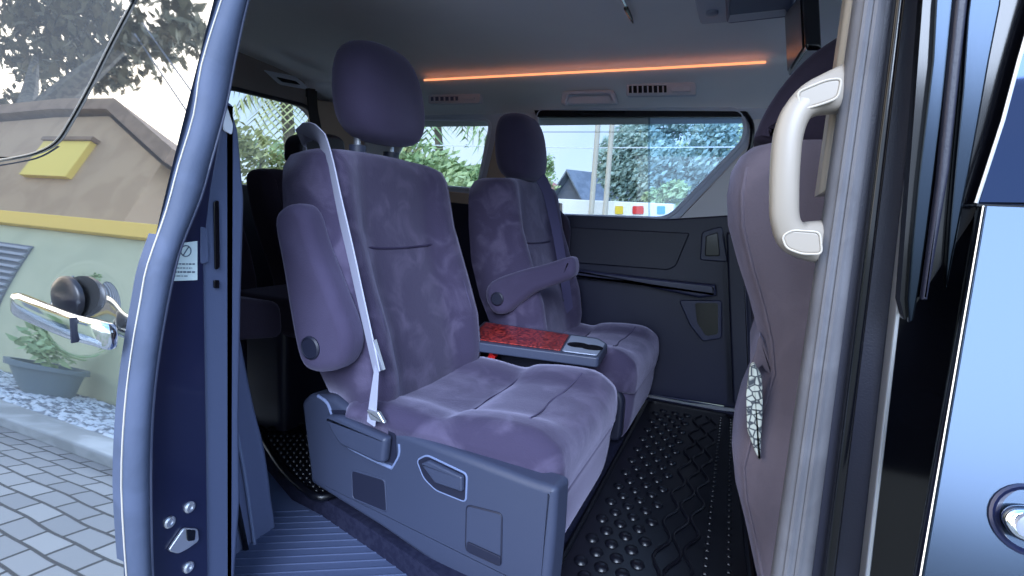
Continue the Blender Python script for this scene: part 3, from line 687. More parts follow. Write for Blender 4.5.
# ================================================================== FRONT DOOR (right edge of the picture)
fd = empty('front_door', (.35, .60, -.9), 'glossy blue front door closed at the right edge, with part of its handle', 'car door')
def fdY(z):                                                             # lower panel leans out towards the bottom
    return .625 + .32 * (z - .05) if z < .05 else .625
def fpt(px, py):
    r = ray(px, py); t = .6
    for _ in range(60): t = .6 * t + .4 * (fdY(r.z * t) / r.y)
    return r * t
rows = [206, 230, 260, 300, 340, 380, 420, 460, 500, 540, 580, 640]
edge = lambda py: 983 + (920 - 983) * (py - 206) / (576 - 206)
mb = MB(); rr = []
for py in rows:
    e = edge(py); a = fpt(e, py)
    row = [a + Vector((.004, .03, 0)), a + Vector((0, .006, 0)), a + Vector((.003, 0, 0))]
    for dx in (.03, .08, .16, .3, .5): row.append(a + Vector((dx, 0 - .02 * dx, 0)))
    rr.append(row)
mb.rings(rr, PAINT_B, False, False, closed=False); mb.build('door_skin', fd, 50)
mb = MB(); mb.tube([fpt(edge(py), py) + Vector((.001, .002, 0)) for py in rows], .0010, CHROME, 6); mb.build('door_edge', fd)
yq = .628
mb = MB(); mb.slab(onY(yq + .02, [(948, -330), (1500, -330), (1500, 215), (975, 215), (905, 320), (900, 300)]), (0, .02, 0), BLACKG); mb.build('window_surround', fd)
mb = MB(); mb.slab(resample(onY(yq + .012, [(939, -40), (961, -40), (950, 60), (938, 150), (928, 230), (914, 320), (908, 300), (918, 180), (932, 60)]), 2), (0, .01, 0), PAINT_B, .002); mb.build('sky_reflection_strip', fd)  # tapered blue strip painting the sky's reflection on the dark frame
mb = MB(); mb.slab(resample(onY(yq + .010, [(974, -40), (1006, -40), (990, 60), (972, 160), (955, 250), (946, 290), (950, 220), (962, 90)]), 2), (0, .01, 0), PAINT_B, .002); mb.build('sky_reflection_strip', fd)  # second painted sky reflection, tapering out lower down
mb = MB(); mb.slab(onY(yq + .004, [(960, -40), (973, -40), (962, 60), (950, 170), (928, 300), (922, 300), (938, 180), (950, 60)]), (0, .012, 0), BLACKP, .003); mb.build('rubber_strip', fd)
mb = MB(); mb.slab(onY(yq, [(978, 203), (1004, 120), (1020, 60), (1046, -30), (1090, -180), (1110, -250), (1480, -250), (1480, 208)]), (0, .008, 0), DGLASS, .001); mb.build('window_glass', fd)
mb = MB(); mb.tube(onY(yq - .001, [(976, 203), (1003, 120), (1019, 60), (1045, -30)]), .0016, STEEL, 6); mb.tube(onY(yq - .001, [(976, 205), (1100, 210)]), .002, BLACKG, 6); mb.build('glass_edging', fd)
# handle: dark dish with chrome end
h0 = fpt(1012, 516)
mb = MB(); mb.lathe(h0 + Vector((.012, 0, 0)), [(.029, .006), (.028, -.003), (.026, -.004), (.023, -.001), (.005, 0)], (0, 1, -.32), PAINT_DK, 28); hb = mb.build('handle_dish', fd)
P_ = [fpt(994, 510), fpt(1004, 500), fpt(1024, 500), fpt(1060, 508), fpt(1060, 540), fpt(1024, 536), fpt(1004, 528)]
mb = MB(); mb.slab(rounded([p + Vector((0, -.004, 0)) for p in P_], .012), (0, -.014, 0), CHROME, .006, 4); mb.build('handle_grip', hb)
mb = MB(); c = fpt(1024, 516) + Vector((0, -.019, 0)); mb.lathe(c, [(.012, .002), (.012, -.002), (.010, -.003), (.001, -.003)], (0, 1, 0), SILVER, 20)
mb.tube([c + Vector((-.005, -.0035, .006)), c + Vector((-.005, -.0035, -.006))], .0012, TRIM_D, 5)
mb.tube([c + Vector((-.005, -.0035, .006)), c + Vector((.001, -.0035, .006)), c + Vector((.002, -.0035, .002)), c + Vector((-.005, -.0035, .001))], .0012, TRIM_D, 5)
mb.build('key_button', hb)

# ================================================================== OPEN SLIDING DOOR (left)
XD = -.80
sd = empty('sliding_door', (-1.1, .55, -1.0), 'open glossy sliding door slid back at the left, mirroring the paved yard', 'car door')
HC = (-.935, -.185)                                                     # middle of the handle dish
def dY(z): k = .09; return .460 + .285 * k * math.log1p(math.exp(max(-50, min(50, (z + .28) / k))))
def dent(x, z):
    q = ((x - HC[0]) / .105) ** 2 + ((z - HC[1]) / .075) ** 2
    return .009 * (1 - q) ** 2 if q < 1 else 0
zs = [-.95 + .03 * i for i in range(22)] + [-.29 + .007 * i for i in range(31)] + [-.07 + .03 * i for i in range(23)]
xs = [XD - .004] + [XD - .02 - .009 * i for i in range(28)] + [XD - .30 - i * .15 for i in range(7)]
belt = lambda x: .062 + .0 * x
mb = MB(); mb.rings([[Vector((x, dY(z) + dent(x, z), z)) for x in xs] for z in zs], PAINT, False, False, closed=False)
mb.build('door_skin', sd, 60)
# window glass let into the upper door, pushed out a hair
def dpt(px, py, off=0.0):
    r = ray(px, py); t = .6
    for _ in range(80): t = .6 * t + .4 * ((dY(r.z * t) - off) / r.y)
    return r * t
gl = [(131, 2), (110, 42), (88, 86), (68, 122), (55, 141), (38, 151), (15, 157), (-40, 166), (-160, 180), (-160, -120), (180, -90)]
G = resample([dpt(x, y, .004) for x, y in gl], 4)
# keep the surface on the door's curve: build as strips between the front edge and the rear
edgeL = resample([dpt(x, y, .004) for x, y in gl[:7]], 6, False)
mb = MB(); rws = []
for p in edgeL: rws.append([p, Vector((p.x - .02, dY(p.z) - .004, p.z))] + [Vector((p.x - .02 - .12 * i, dY(p.z) - .004, p.z)) for i in range(1, 8)])
topz = [edgeL[0].z + .05 * i for i in range(5, 0, -1)]
for z in topz: rws.insert(topz.index(z), [Vector((edgeL[0].x + (z - edgeL[0].z) * .35, dY(z) - .004, z))] + [Vector((edgeL[0].x - .02 - .12 * i, dY(z) - .004, z)) for i in range(0, 8)])
mb.rings(rws, MGLASS, False, False, closed=False); wg = mb.build('window_glass', sd, 60)
mb = MB(); mb.tube(resample([dpt(x, y, .003) for x, y in gl[:8]], 6, False), .0013, CREAM, 6)
mb.tube(resample([dpt(x + 3, y + 5, .001) for x, y in gl[4:8]], 6, False), .0008, BLACKP, 6); mb.build('glass_edging', wg)
# end face of the door: seal, dark pressed steel, inner trim
seal = resample(onX(XD, [(242, -60), (221, 0), (201, 65), (193, 115), (178, 165), (166, 210), (147, 265), (140, 300), (131, 353), (124, 413), (121, 488), (126, 573), (132, 640)]), 3, False)
sealr = resample(onX(XD, [(265, -60), (246, 0), (234, 60), (225, 105), (211, 157), (200, 195), (181, 240), (170, 280), (158, 345), (151, 405), (149, 470), (150, 560), (154, 640)]), 3, False)
mb = MB(); rs = []
for a, b in zip(seal, sealr):
    ring = []
    for j in range(9):
        u = j / 8; h = math.sin(math.pi * u) ** .6
        ring.append(a + (b - a) * u + Vector((.020 * h, 0, 0)))
    ring.append(b + Vector((-.02, 0, 0))); ring.append(a + Vector((-.02, 0, 0)))
    rs.append(ring)
mb.rings(rs, RUBBER_B); mb.tube([a + (b - a) * .80 + Vector((.0165, 0, 0)) for a, b in zip(seal, sealr)], .0022, TRIM, 6)
mb.tube([a + (b - a) * .02 + Vector((.001, -.001, 0)) for a, b in zip(seal, sealr)], .0013, CREAM_D, 6)
mb.build('door_seal', sd, 60)
mb = MB(); mb.slab(onX(XD - .006, [(240, 40), (228, 80), (212, 150), (196, 195), (176, 240), (166, 280), (154, 345), (147, 405), (145, 470), (147, 640), (208, 640), (206, 450), (203, 250), (210, 190), (226, 100)]), (-.02, 0, 0), PAINT_DK); endf = mb.build('end_panel', sd)
mb = MB(); mb.slab(rounded(onX(XD - .01, [(230, 98), (240, 130), (246, 200), (243, 300), (241, 420), (242, 500), (232, 640), (202, 640), (205, 450), (198, 240), (204, 195), (218, 130)]), .01), (-.10, 0, 0), GREYP, .010, 4); it = mb.build('inner_trim', sd)
mb = MB(); mb.slab(rounded(onX(XD - .008, [(213, 201), (218, 200), (219, 268), (214, 270)]), .006), (.003, 0, 0), BLACKG, .001); mb.build('grip_slot', it)
mb = MB(); mb.slab(rounded(onX(XD - .009, [(199, 226), (206, 228), (207, 262), (199, 264)]), .005), (.004, 0, 0), GREYP, .001); mb.build('cover_cap', it)
mb = MB(); mb.slab(rounded(onX(XD - .009, [(213, 280), (218, 280), (218, 288), (213, 288)]), .002), (.004, 0, 0), BLACKG, .001); mb.build('lock_switch', it)
mb = MB(); mb.slab(rounded(onX(XD - .0085, [(224, 100), (232, 125), (231, 135), (222, 130)]), .004), (.003, 0, 0), WHITE, .001); mb.build('corner_patch', it)
# sticker
mb = MB(); mb.slab(onX(XD - .0058, [(181, 243), (197, 241), (197, 280), (170, 281), (172, 262)]), (.001, 0, 0), STICK); stk = mb.build('warning_sticker', endf)
mb = MB()
c = PX(186, 251, XD - .004); ringp = [c + Vector((0, math.cos(a) * .0085, math.sin(a) * .0085)) for a in [2 * math.pi * j / 20 for j in range(20)]]
mb.tube(ringp, .0009, INKM, 5, True); mb.tube([ringp[3], ringp[13]], .0009, INKM, 5)
for yy, x0, x1, hh in ((264, 176, 195, 1.4), (268, 174, 192, 1.0), (272, 173, 195, 1.6), (276, 173, 188, 1.0)):
    x = x0
    while x < x1:
        l = random.uniform(1.5, 4); mb.slab(onX(XD - .0045, [(x, yy - hh / 2), (min(x + l, x1), yy - hh / 2), (min(x + l, x1), yy + hh / 2), (x, yy + hh / 2)]), (.0004, 0, 0), INKM); x += l + .9
mb.build('printed_text', stk)
# bolts and latch
for p in ((189, 507), (169, 522), (188, 567)):
    mb = MB(); mb.lathe(PX(*p, XD - .006), [(.0095, 0), (.0095, .003), (.007, .005), (.004, .005), (.004, .003), (.001, .003)], (1, 0, 0), STEEL, 16); mb.build('bolt', endf)
lt = MB(); lt.slab(rounded(onX(XD - .0058, [(182, 527), (196, 528), (197, 540), (186, 548), (176, 553), (166, 550), (172, 541)]), .005), (.006, 0, 0), STEEL, .002); lo_ = lt.build('latch', endf)
mb = MB(); mb.slab(rounded(onX(XD + .0004, [(186, 529), (195, 530), (194, 540), (187, 541)]), .003), (.002, 0, 0), BLACKG); mb.build('latch_mouth', lo_)
# door handle: chrome pull in a dish, with a dark reflection above it built as a black dome
pts = [dpt(x, y, .030) for x, y in ((16, 303), (34, 308), (60, 317), (85, 326), (104, 332), (114, 338))]
pts = resample(pts, 4, False); k = len(pts); rs = []
for i, p in enumerate(pts):
    u = i / (k - 1); e = min(1, u / .06, (1 - u) / .06); hgt = .019 * (.45 + .55 * e ** .5); dpth = .010 * (.5 + .5 * e ** .5)
    bow = .012 * (1 - (2 * u - 1) ** 2)
    rs.append([p + Vector((0, -bow, 0)) + Vector((0, dpth * math.copysign(abs(math.cos(a)) ** .6, math.cos(a)), hgt * math.copysign(abs(math.sin(a)) ** .6, math.sin(a)))) for a in [2 * math.pi * j / 16 for j in range(16)]])
mb = MB(); mb.rings(rs, CHROME); hd_ = mb.build('handle_pull', sd, 60)
mb = MB(); q = pts[int(k * .62)]; mb.box(q + Vector((0, -.014, 0)), (.003, .022, .036), TRIM_D); mb.build('lock_joint', hd_)
mb = MB(); b0 = dpt(67, 300, .004); mb.rings([[b0 + Vector((.040 * rr_ * math.cos(a), -hh, .034 * rr_ * math.sin(a) + .004)) for a in [2 * math.pi * j / 24 for j in range(24)]] for rr_, hh in ((1, -.004), (1, .001), (.92, .004), (.7, .007), (.4, .009), (.05, .0095))], mat('reflection_black', (20, 20, 28), .35)); mb.build('dark_reflection_dome', hd_, 60)  # black dome painting a dark reflection, not a handle part

# body trim between the sliding door and the floor
mb = MB()
ot = resample(onX(-.97, [(231, 150), (238, 200), (236, 300), (244, 350), (256, 410), (266, 450), (273, 500), (277, 548), (255, 590), (228, 640), (205, 640), (216, 540), (212, 440), (206, 330), (208, 220)]), 3)
mb.slab(ot, (-.10, .04, 0), mat('pillar_plastic', (96, 106, 138), .5), .015, 4); struct(mb.build('wall_right'))
mb = MB(); mb.tube(resample(onX(-.962, [(224, 420), (232, 480), (244, 540), (256, 600)]), 4, False), .006, BLACKG, 8); struct(mb.build('trim_15'))
mb = MB(); mb.tube(resample(onX(-.964, [(228, 330), (231, 400), (244, 470), (254, 540), (262, 600)]), 4, False), .004, TRIM_L, 8); struct(mb.build('trim_16'))
# rear quarter inner wall on the near side (keeps the rear of the cabin enclosed)
mb = MB(); mb.slab([Vector((-2.06, .66, FLOOR - .05)), Vector((-1.12, .66, FLOOR - .05)), Vector((-1.12, .66, .52)), Vector((-2.06, .66, .52))], (0, .06, 0), BLACKP, .01); struct(mb.build('wall_right_rear'))
# windscreen ahead of the front seats
mb = MB(); mb.slab([Vector((.93, .72, 0)), Vector((.93, WY, 0)), Vector((.90, WY, .60)), Vector((.90, .72, .60))], (.006, 0, 0), WGLASS); struct(mb.build('window_4'))
# front bulkhead beyond the front seats so the cabin is closed ahead
mb = MB(); mb.slab([Vector((.9, .7, FLOOR)), Vector((.9, WY, FLOOR)), Vector((.9, WY, 0)), Vector((.9, .7, 0))], (.05, 0, 0), BLACKP, .01); struct(mb.build('trim_1'))

# ================================================================== RUBBER MATS
def dome(mb, c, r, h, m, n=8):
    mb.rings([[c + Vector((rr * r * math.cos(2 * math.pi * j / n), rr * r * math.sin(2 * math.pi * j / n), hh * h)) for j in range(n)] for rr, hh in ((1, 0), (.85, .6), (.45, .95))], m, False, True)
mm = MB()
q = rounded([Vector((-.29, .84, FLOOR)), Vector((.10, .84, FLOOR)), Vector((.02, 2.2, FLOOR)), Vector((-.31, 2.2, FLOOR))], .04)
mm.slab(q, (0, 0, .008), MATB, .003); mm.tube([p + Vector((0, 0, .010)) for p in q], .007, MATB, 6, True)
zt = FLOOR + .0075
for i in range(28):
    y = .87 + i * .046
    for k_, x in enumerate((-.255, -.210, -.165)):
        dome(mm, Vector((x + (.022 if i % 2 else 0), y, zt)), .0165, .009, MATB)
for i in range(44):
    y = .87 + i * .030
    for x in (-.005 - .02 * (i / 44), .045 - .035 * (i / 44)): dome(mm, Vector((x, y, zt)), .006, .005, MATB, 6)
for k_ in range(3):
    pth = [Vector((-.105 + .030 * k_ + .013 * math.sin(t * .9 + k_ * 2.1), .88 + .022 * t, zt + .002)) for t in range(58)]
    mm.tube(pth, .004, MATB, 6)
tag(mm.build('rubber_mat', smooth=50), 'glossy black studded rubber mat on the aisle floor before the seats', 'floor mat', 'black rubber floor mats')
mm = MB()
q = resample(onZ(FLOOR, [(264, 440), (276, 432), (330, 425), (360, 450), (350, 485), (322, 502), (300, 490), (284, 474), (272, 456)]), 3)
mm.slab(q, (0, 0, .008), MATB, .003); mm.tube([p + Vector((0, 0, .012)) for p in q], .011, MATB, 8, True)
for i in range(14):
    for j in range(16):
        p = PZ(268 + i * 6.5 + (3 if j % 2 else 0), 436 + j * 4.2, FLOOR + .0075)
        # keep studs inside the mat outline
        n_in = False; k = len(q)
        for a in range(k):
            b = (a + 1) % k
            if (q[a].y > p.y) != (q[b].y > p.y) and p.x < (q[b].x - q[a].x) * (p.y - q[a].y) / (q[b].y - q[a].y) + q[a].x: n_in = not n_in
        if n_in: dome(mm, p, .011, .009, MATB)
tag(mm.build('rubber_mat', smooth=50), 'glossy black rubber mat with raised rim on the floor behind the nearest seat', 'floor mat', 'black rubber floor mats')

# ================================================================== OUTSIDE, far side of the van
GRASSG = mat('ground_earth', (120, 116, 104), 0.95, rgb2=(96, 104, 78), scale=.6)
def paving_mat():
    m = mat('paving', (180, 180, 178), 0.8); t = m.node_tree; b = t.nodes['Principled BSDF']; tcn = t.nodes.new('ShaderNodeTexCoord')
    br = t.nodes.new('ShaderNodeTexBrick'); br.inputs['Scale'].default_value = 1.0
    br.inputs['Brick Width'].default_value = .17; br.inputs['Row Height'].default_value = .10; br.inputs['Mortar Size'].default_value = .007
    br.inputs['Color1'].default_value = (*lin((146, 146, 144)), 1); br.inputs['Color2'].default_value = (*lin((120, 121, 122)), 1); br.inputs['Mortar'].default_value = (*lin((48, 49, 50)), 1)
    br.inputs['Bias'].default_value = -.2
    nz = t.nodes.new('ShaderNodeTexNoise'); nz.inputs['Scale'].default_value = 1.5
    ad = t.nodes.new('ShaderNodeVectorMath'); ad.operation = 'MULTIPLY_ADD'; ad.inputs[1].default_value = (.08, .08, 0)
    t.links.new(tcn.outputs['Object'], nz.inputs['Vector']); t.links.new(nz.outputs['Color'], ad.inputs[0]); t.links.new(tcn.outputs['Object'], ad.inputs[2])
    t.links.new(ad.outputs[0], br.inputs['Vector']); t.links.new(br.outputs['Color'], b.inputs['Base Color']); return m
PAVE = paving_mat()
mb = MB(); mb.box((0, 0, GROUND - .05), (160, 160, .1), GRASSG); struct(mb.build('ground'))
mb = MB(); mb.box((-2.5, .62, GROUND + .004), (14, 2.75, .012), PAVE); struct(mb.build('driveway'))

def leaf_mat(name, a, b, c=None): return mat(name, a, 0.7, rgb2=b, scale=1.3, lo=.35, hi=.65, spec=.2)
LEAF_BG = leaf_mat('leaf_bluegreen', (136, 164, 160), (184, 206, 196))
LEAF_G = leaf_mat('leaf_green', (140, 168, 116), (198, 214, 160))
LEAF_Y = leaf_mat('leaf_olive', (150, 154, 100), (190, 192, 136))
LEAF_D = leaf_mat('leaf_dark', (88, 82, 60), (124, 116, 88))
BARK = mat('bark', (120, 112, 98), .9, rgb2=(92, 86, 78), scale=8)
def leaves(mb, c, rad, n, size, m, rnd, shell=.5):
    c = Vector(c)
    for _ in range(n):
        d = Vector((rnd.gauss(0, 1), rnd.gauss(0, 1), rnd.gauss(0, 1))).normalized() * (shell + (1 - shell) * rnd.random())
        p = c + Vector((d.x * rad[0], d.y * rad[1], d.z * rad[2]))
        u = Vector((rnd.gauss(0, 1), rnd.gauss(0, 1), rnd.gauss(0, 1))).normalized(); v = u.orthogonal().normalized(); s = size * rnd.uniform(.6, 1.3)
        w_ = u.cross(v)
        mb.add([p - v * s, p + w_ * s * .45 + u * s * .15, p + v * s, p - w_ * s * .45 + u * s * .15], [(0, 1, 2, 3)], m)
def tree(px, py, Y, rad, n, size, m, label, name='tree', blobs=None, seed=1, onx=None, group='trees and bushes outside the windows', trunk_r=.12):
    rnd = random.Random(seed); c = PX(px, py, onx) if onx is not None else PY(px, py, Y)
    o = empty(name, Vector((c.x, c.y, GROUND)), label, 'tree' if name != 'bush' else 'bush', group)
    mb = MB()
    for k in range(blobs or 7):
        d = Vector((rnd.uniform(-1, 1) * rad[0] * .6, rnd.uniform(-1, 1) * rad[1] * .6, rnd.uniform(-1, 1) * rad[2] * .62)) if blobs != 1 else Vector()
        f = rnd.uniform(.38, .62) if blobs != 1 else 1
        leaves(mb, c + d, (rad[0] * f, rad[1] * f, rad[2] * f), n // (blobs or 7), size, m, rnd)
    mb.build('crown', o, 0)
    mb = MB(); mb.tube([Vector((c.x, c.y, GROUND)), Vector((c.x + .05, c.y, (c.z + GROUND) / 2)), Vector((c.x, c.y, c.z))], [trunk_r, trunk_r * .8, trunk_r * .4], BARK, 8); mb.build('trunk', o)
    return o
tree(640, 150, 15, (1.45, 1.5, 1.75), 9000, .085, LEAF_BG, 'big rounded blue-green tree behind the white wall, filling the large side window', seed=3)
tree(690, 160, 14, (1.2, 1.3, 1.3), 6000, .08, LEAF_BG, 'bushy blue-green tree at the front half of the large side window', seed=8)
tree(655, 135, 17, (1.3, 1.3, 1.7), 6000, .09, LEAF_BG, 'tall blue-green tree rising behind the rounded one in the large side window', seed=5)
tree(668, 200, 10.5, (.55, .4, .35), 700, .07, LEAF_G, 'small green shrub over the white wall end in the large side window', 'bush', 3, 21)
tree(725, 150, 30, (2.6, 2, 1.2), 1200, .2, LEAF_G, 'distant green tree at the front corner of the large side window', seed=11)
tree(541, 172, 26, (.9, .9, 1.2), 700, .14, LEAF_G, 'slim green tree beside the far headrest in the large side window', seed=12)
tree(432, 176, 9, (1.3, 1.2, .62), 1500, .09, LEAF_G, 'leafy green bush across the third-row window', 'bush', 7, 13)
tree(405, 150, 10.5, (.9, .9, .8), 1200, .09, LEAF_Y, 'olive green tree at the rear end of the third-row window', seed=14)
tree(470, 184, 12, (.7, .8, .6), 700, .10, LEAF_G, 'low green bush beside the palm trunk in the third-row window', 'bush', 5, 15)
tree(262, 160, 0, (1.0, 1.6, .7), 1500, .09, LEAF_Y, 'olive bush seen low in the tail window', 'bush', 6, 16, onx=-9)
tree(300, 170, 0, (1.0, 1.4, .8), 1200, .09, LEAF_G, 'green bush low at the side of the tail window behind the belt', 'bush', 6, 17, onx=-10)
def palm(top, base, r, nfr, L, m, label, seed):
    rnd = random.Random(seed); top = Vector(top); base = Vector(base)
    o = empty('palm_tree', base, label, 'palm tree', 'palm trees outside the windows')
    mb = MB(); mb.tube([base, base.lerp(top, .5) + Vector((r, 0, 0)), top], [r * 1.2, r, r * .8], BARK, 8); mb.build('trunk', o)
    mb = MB()
    for k in range(nfr):
        az = 2 * math.pi * k / nfr + rnd.uniform(-.2, .2); el = rnd.uniform(-.1, .9); d = Vector((math.cos(az), math.sin(az), 0))
        prev = None
        for i in range(15):
            t = i / 14; p = top + d * L * t * math.cos(el * .6) + Vector((0, 0, L * (math.sin(el) * t - 1.05 * t * t)))
            if prev is not None and i > 1:
                tg = (p - prev).normalized(); sd_ = tg.cross(Vector((0, 0, 1))).normalized(); ll = L * .28 * math.sin(math.pi * min(1, t * .9 + .12)) + .05 * L
                for sgn in (-1, 1):
                    for hh in (0,):
                        b = prev.lerp(p, hh); e = b + sd_ * sgn * ll * .75 + Vector((0, 0, -ll * .6)) + tg * ll * .3
                        mb.add([b, b + tg * L * .035, e], [(0, 1, 2)], m)
            prev = p
    mb.build('fronds', o, 0); return o
palm(PY(436, 100, 12), Vector((PY(442, 190, 12).x, 12, GROUND)), .11, 14, 2.3, LEAF_G, 'palm with a pale slim trunk in the third-row window', 31)
palm(PX(285, 88, -8), Vector((-8, PX(292, 150, -8).y, GROUND)), .12, 15, 1.5, LEAF_Y, 'palm with drooping olive fronds at the top of the tail window', 32)
# white wall with coloured signs
WW = 9.0
mb = MB(); a, b = PY(520, 192, WW), PY(640, 199, WW)
mb.slab([Vector((-9, WW, GROUND)), Vector((-1.15, WW, GROUND)), Vector((-1.15, WW, .31)), Vector((-9, WW, .31))], (0, .2, 0), mat('white_render', (236, 236, 232), .8), .02)
ww = tag(mb.build('garden_wall'), 'long low white garden wall beyond the large side window', 'wall')
for (x, col, nm, lab) in ((619, (226, 196, 60), 'painted_sign', 'yellow'), (638, (214, 52, 52), 'painted_sign', 'red'), (661, (60, 150, 200), 'painted_sign', 'blue')):
    wd = 5.5 if lab == 'red' else 4
    o = MB(); o.slab(rounded(onY(WW - .02, [(x - wd, 206), (x + wd, 206), (x + wd, 214), (x - wd, 214)]), .02), (0, .018, 0), mat('sign_' + lab, col, .6)); so = o.build(nm)
    tag(so, f'small {lab} painted square on the white wall outside the side window', 'sign', 'coloured squares on the white wall')
for (x, lab) in ((594.5, 'thin pale utility pole, rearward one of the two in the side window'), (608.5, 'thin pale utility pole, forward one of the two in the side window')):
    p = PY(x, 170, 8.4)
    mb = MB(); mb.tube([Vector((p.x, 8.4, GROUND)), Vector((p.x, 8.4, 3.2))], [.045, .035], mat('pole_concrete' + str(int(x)), (196, 190, 176), .8), 10)
    mb.tube([Vector((p.x - .08, 8.4, 2.8)), Vector((p.x + .08, 8.4, 2.8))], .02, BARK, 6); tag(mb.build('utility_pole'), lab, 'pole', 'utility poles outside')
mb = MB(); mb.tube([Vector((-14, 10, 1.42)), Vector((-3, 10, 1.30)), Vector((6, 10, 1.40))], .010, WHITE, 5); tag(mb.build('power_line'), 'single overhead wire crossing the large side window', 'wire')
# gable house
def house(name, ridge, half, length, wall_h, base, roofm, wallm, label, rot=0):
    o = empty(name, base, label, 'house'); o.rotation_euler = (0, 0, 0)
    B = Vector(base); Rm = Matrix.Rotation(rot, 3, 'Z')
    T = lambda x, y, z: B + Rm @ Vector((x, y, z))
    mb = MB(); sec = [(-half, 0), (half, 0), (half, wall_h), (0, ridge), (-half, wall_h)]
    mb.rings([[T(x, y, z) for x, z in sec] for y in (0, length)], wallm); mb.build('walls', o, 20)
    mb = MB(); s = (ridge - wall_h) / half; e = half * 1.18
    for sg in (-1, 1):
        mb.rings([[T(0, y, ridge + .02), T(sg * e, y, ridge - s * e + .02), T(sg * e, y, ridge - s * e + .14), T(0, y, ridge + .16)] for y in (-.35, length + .35)], roofm)
    mb.build('roof', o, 20)
    mb = MB(); mb.rings([[T(x, -.04, z) for x, z in ((-half * .25, wall_h * .35), (half * .25, wall_h * .35), (half * .25, wall_h * .8), (-half * .25, wall_h * .8))], [T(x, .02, z) for x, z in ((-half * .25, wall_h * .35), (half * .25, wall_h * .35), (half * .25, wall_h * .8), (-half * .25, wall_h * .8))]], DGLASS); mb.build('house_window', o)
    return o
ROOF_G = mat('grey_roof', (126, 138, 156), .7, rgb2=(108, 120, 138), scale=2)
pk_ = PY(577, 173, 28)
house('house', pk_.z - GROUND, 1.5, 4.0, pk_.z - GROUND - 1.55, (pk_.x - .3, 28, GROUND), ROOF_G, mat('grey_house_wall', (96, 106, 124), .8), 'grey gabled house beyond the white wall, by the far headrest', R(-35))
pk2 = PY(547, 182, 36)
house('house', pk2.z - GROUND, 1.8, 3.0, pk2.z - GROUND - .9, (pk2.x, 36, GROUND), mat('red_roof', (196, 140, 138), .8), mat('pink_wall', (222, 190, 186), .8), 'pinkish-red roofed house in the distance, just above the white wall', R(10))
tree(716, 168, 24, (1.3, 1.0, .7), 600, .16, mat('pink_blossom', (206, 160, 150), .7), 'pinkish flowering bush at the front corner of the large side window', 'bush', 4, 41)

# ================================================================== OUTSIDE, near side (seen mirrored in the open door)
mb = MB(); mb.slab([Vector((-12, -1.0, GROUND)), Vector((-1.2, -1.0, GROUND)), Vector((-1.2, -.72, GROUND)), Vector((-12, -.72, GROUND))], (0, 0, .10), mat('concrete_kerb', (176, 178, 176), .85, rgb2=(150, 152, 150), scale=4), .02); struct(mb.build('kerb'))
GRAV = mat('gravel_stone', (226, 228, 228), .85, rgb2=(120, 124, 128), scale=16, lo=.45, hi=.6)
rnd = random.Random(5); mb = MB()
mb.slab([Vector((-12, -1.82, GROUND)), Vector((-1.2, -1.82, GROUND)), Vector((-1.2, -.98, GROUND)), Vector((-12, -.98, GROUND))], (0, 0, .085), mat('gravel_bed', (150, 150, 150), .9))
for i in range(3800):
    x = rnd.uniform(-8.5, -2.2); y = rnd.uniform(-1.78, -1.02); s = rnd.uniform(.018, .038); c = Vector((x, y, GROUND + .085))
    a = rnd.uniform(0, 6.3); vs = [c + Vector((s * math.cos(a + k * 1.57) * rnd.uniform(.7, 1.2), s * math.sin(a + k * 1.57) * rnd.uniform(.7, 1.2), 0)) for k in range(4)] + [c + Vector((0, 0, s * rnd.uniform(.6, 1)))]
    mb.add(vs, [(0, 1, 4), (1, 2, 4), (2, 3, 4), (3, 0, 4)], GRAV)
tag(mb.build('gravel', smooth=0), 'pale gravel bed behind the kerb, mirrored in the open door', 'gravel', kind='stuff')
CW = mat('cream_wall', (212, 210, 172), .85, rgb2=(200, 200, 164), scale=1.2)
yw = empty('yard_wall', (-6, -1.9, GROUND), 'cream yard wall with grey slatted panels, mirrored in the open door', 'wall')
mb = MB(); mb.slab([Vector((-14, -1.85, GROUND)), Vector((-2.9, -1.85, GROUND)), Vector((-2.9, -1.85, .86)), Vector((-14, -1.85, .86))], (0, -.2, 0), CW, .01); mb.build('wall_body', yw)
LOUV = mat('grey_louvre', (150, 156, 164), .6)
for x0, x1, za, zb in ((-8.6, -6.3, -.75, .62), (-4.3, -3.1, -.2, .5)):
    mb = MB(); mb.box(((x0 + x1) / 2, -1.845, (za + zb) / 2), (x1 - x0, .02, zb - za), mat('louvre_back', (112, 118, 128), .7))
    n_ = int((zb - za) / .085)
    for i in range(n_): mb.box(((x0 + x1) / 2, -1.825, za + .045 + i * .085), (x1 - x0, .03, .04), LOUV, Matrix.Rotation(R(25), 3, 'X'))
    mb.build('slatted_panel', yw, 20)
mb = MB(); mb.slab([Vector((-14, -1.78, .86)), Vector((-2.85, -1.78, .86)), Vector((-2.85, -1.78, 1.02)), Vector((-14, -1.78, 1.02))], (0, -.34, 0), mat('sunlit_coping_yellow', (255, 208, 92), .7), .01); mb.build('coping', yw)  # sunlight on this band is painted in as yellow
# plant pot
pp_ = empty('plant_pot', (-4.75, -1.52, GROUND + .085), 'grey plant pot with a leafy plant on the gravel, mirrored in the open door', 'potted plant')
mb = MB(); mb.lathe((-4.75, -1.52, GROUND + .085), [(.17, 0), (.24, .30), (.27, .30), (.27, .36), (.23, .36), (.22, .30), (.01, .30)], (0, 0, 1), mat('grey_pot', (118, 130, 132), .7), 28); mb.build('pot', pp_)
mb = MB(); leaves(mb, (-4.75, -1.52, GROUND + .72), (.26, .22, .30), 300, .06, LEAF_G, random.Random(9), .2); mb.build('foliage', pp_, 0)
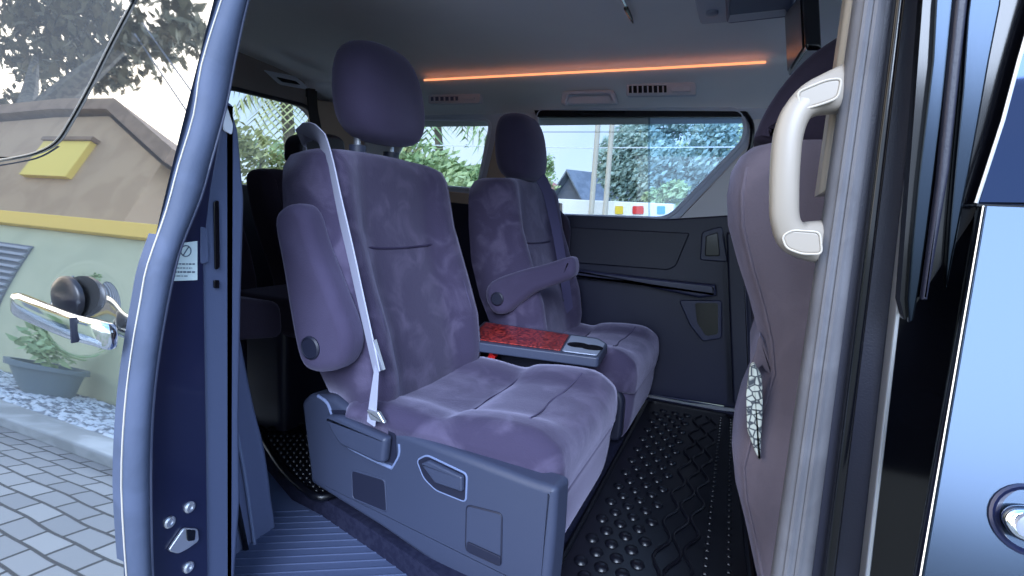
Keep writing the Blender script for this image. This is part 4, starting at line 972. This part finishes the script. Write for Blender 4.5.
# house behind the yard wall
nh = empty('house', (-13, -4, GROUND), 'brown gabled house behind the yard wall, mirrored in the open door', 'house')
BRW = mat('brown_house_wall', (196, 164, 128), .85, rgb2=(184, 152, 118), scale=1.5); ROOFB = mat('brown_roof', (152, 122, 96), .8, rgb2=(134, 106, 82), scale=3)
H0 = GROUND
mb = MB(); sec = [(-21, H0), (-9.2, H0), (-9.2, 3.3), (-11.6, 4.45), (-13.4, 4.45), (-21, 4.1)]
mb.rings([[Vector((x, y, z)) for x, z in sec] for y in (-4.0, -9)], BRW); mb.build('walls', nh, 20)
mb = MB(); top = [(-8.9, 3.25), (-11.5, 4.50), (-13.3, 4.55), (-21.5, 4.2)]
mb.rings([[Vector((x, y, z)) for x, z in top] + [Vector((x, y, z + .28)) for x, z in top[::-1]] for y in (-3.85, -9.4)], ROOFB); mb.build('roof', nh, 20)
mb = MB(); mb.box((-12.1, -3.95, 3.30), (1.5, .12, .85), mat('painted_sunlight', (255, 222, 104), .7)); mb.box((-12.1, -3.95, 3.77), (1.6, .2, .08), ROOFB); mb.build('sunlit_panel', nh)  # sunlit patch on the house, painted in as a yellow panel
# broad tree
bt_ = empty('tree', (-16.5, -4.6, GROUND), 'broad dark-leaved tree over the brown house, mirrored in the open door', 'tree')
mb = MB(); rnd = random.Random(77)
for k in range(30):
    if k < 19: c = Vector((rnd.uniform(-22, -15.6), rnd.uniform(-6.2, -3.8), rnd.uniform(6.9, 9.6)))
    elif k < 25: c = Vector((rnd.uniform(-16, -12.6), rnd.uniform(-5.5, -3.8), rnd.uniform(8.2, 9.8)))
    else: c = Vector((rnd.uniform(-13.6, -11.6), rnd.uniform(-4.8, -3.9), rnd.uniform(6.7, 7.6)))
    f = 1.0 if k < 25 else .55
    leaves(mb, c, (1.0 * f, .9 * f, .65 * f), 105 if k < 25 else 45, .19, LEAF_D, rnd, .15)
mb.build('crown', bt_, 0)
mb = MB(); mb.tube([Vector((-17.2, -4.6, GROUND)), Vector((-16.6, -4.6, 3.5)), Vector((-15.2, -4.6, 6.0)), Vector((-14.2, -4.6, 7.6))], [.42, .36, .28, .12], BARK, 10)
mb.tube([Vector((-16.0, -4.6, 4.6)), Vector((-17.6, -4.8, 6.2)), Vector((-19, -4.9, 7.6))], [.24, .18, .08], BARK, 8); mb.build('trunk', bt_)
for k, (dz, lab) in enumerate(((0, 'upper of two overhead wires beside the mirrored tree'), (-.35, 'lower of two overhead wires beside the mirrored tree'))):
    mb = MB(); mb.tube([Vector((-13.5, -4.3, 7.6 + dz)), Vector((-9.0, -4.2, 4.5 + dz)), Vector((-7.6, -4.2, 3.0 + dz))], .018, mat('wire_grey' + str(k), (120, 120, 124), .6), 5)
    tag(mb.build('power_line'), lab, 'wire', 'overhead wires in the yard')
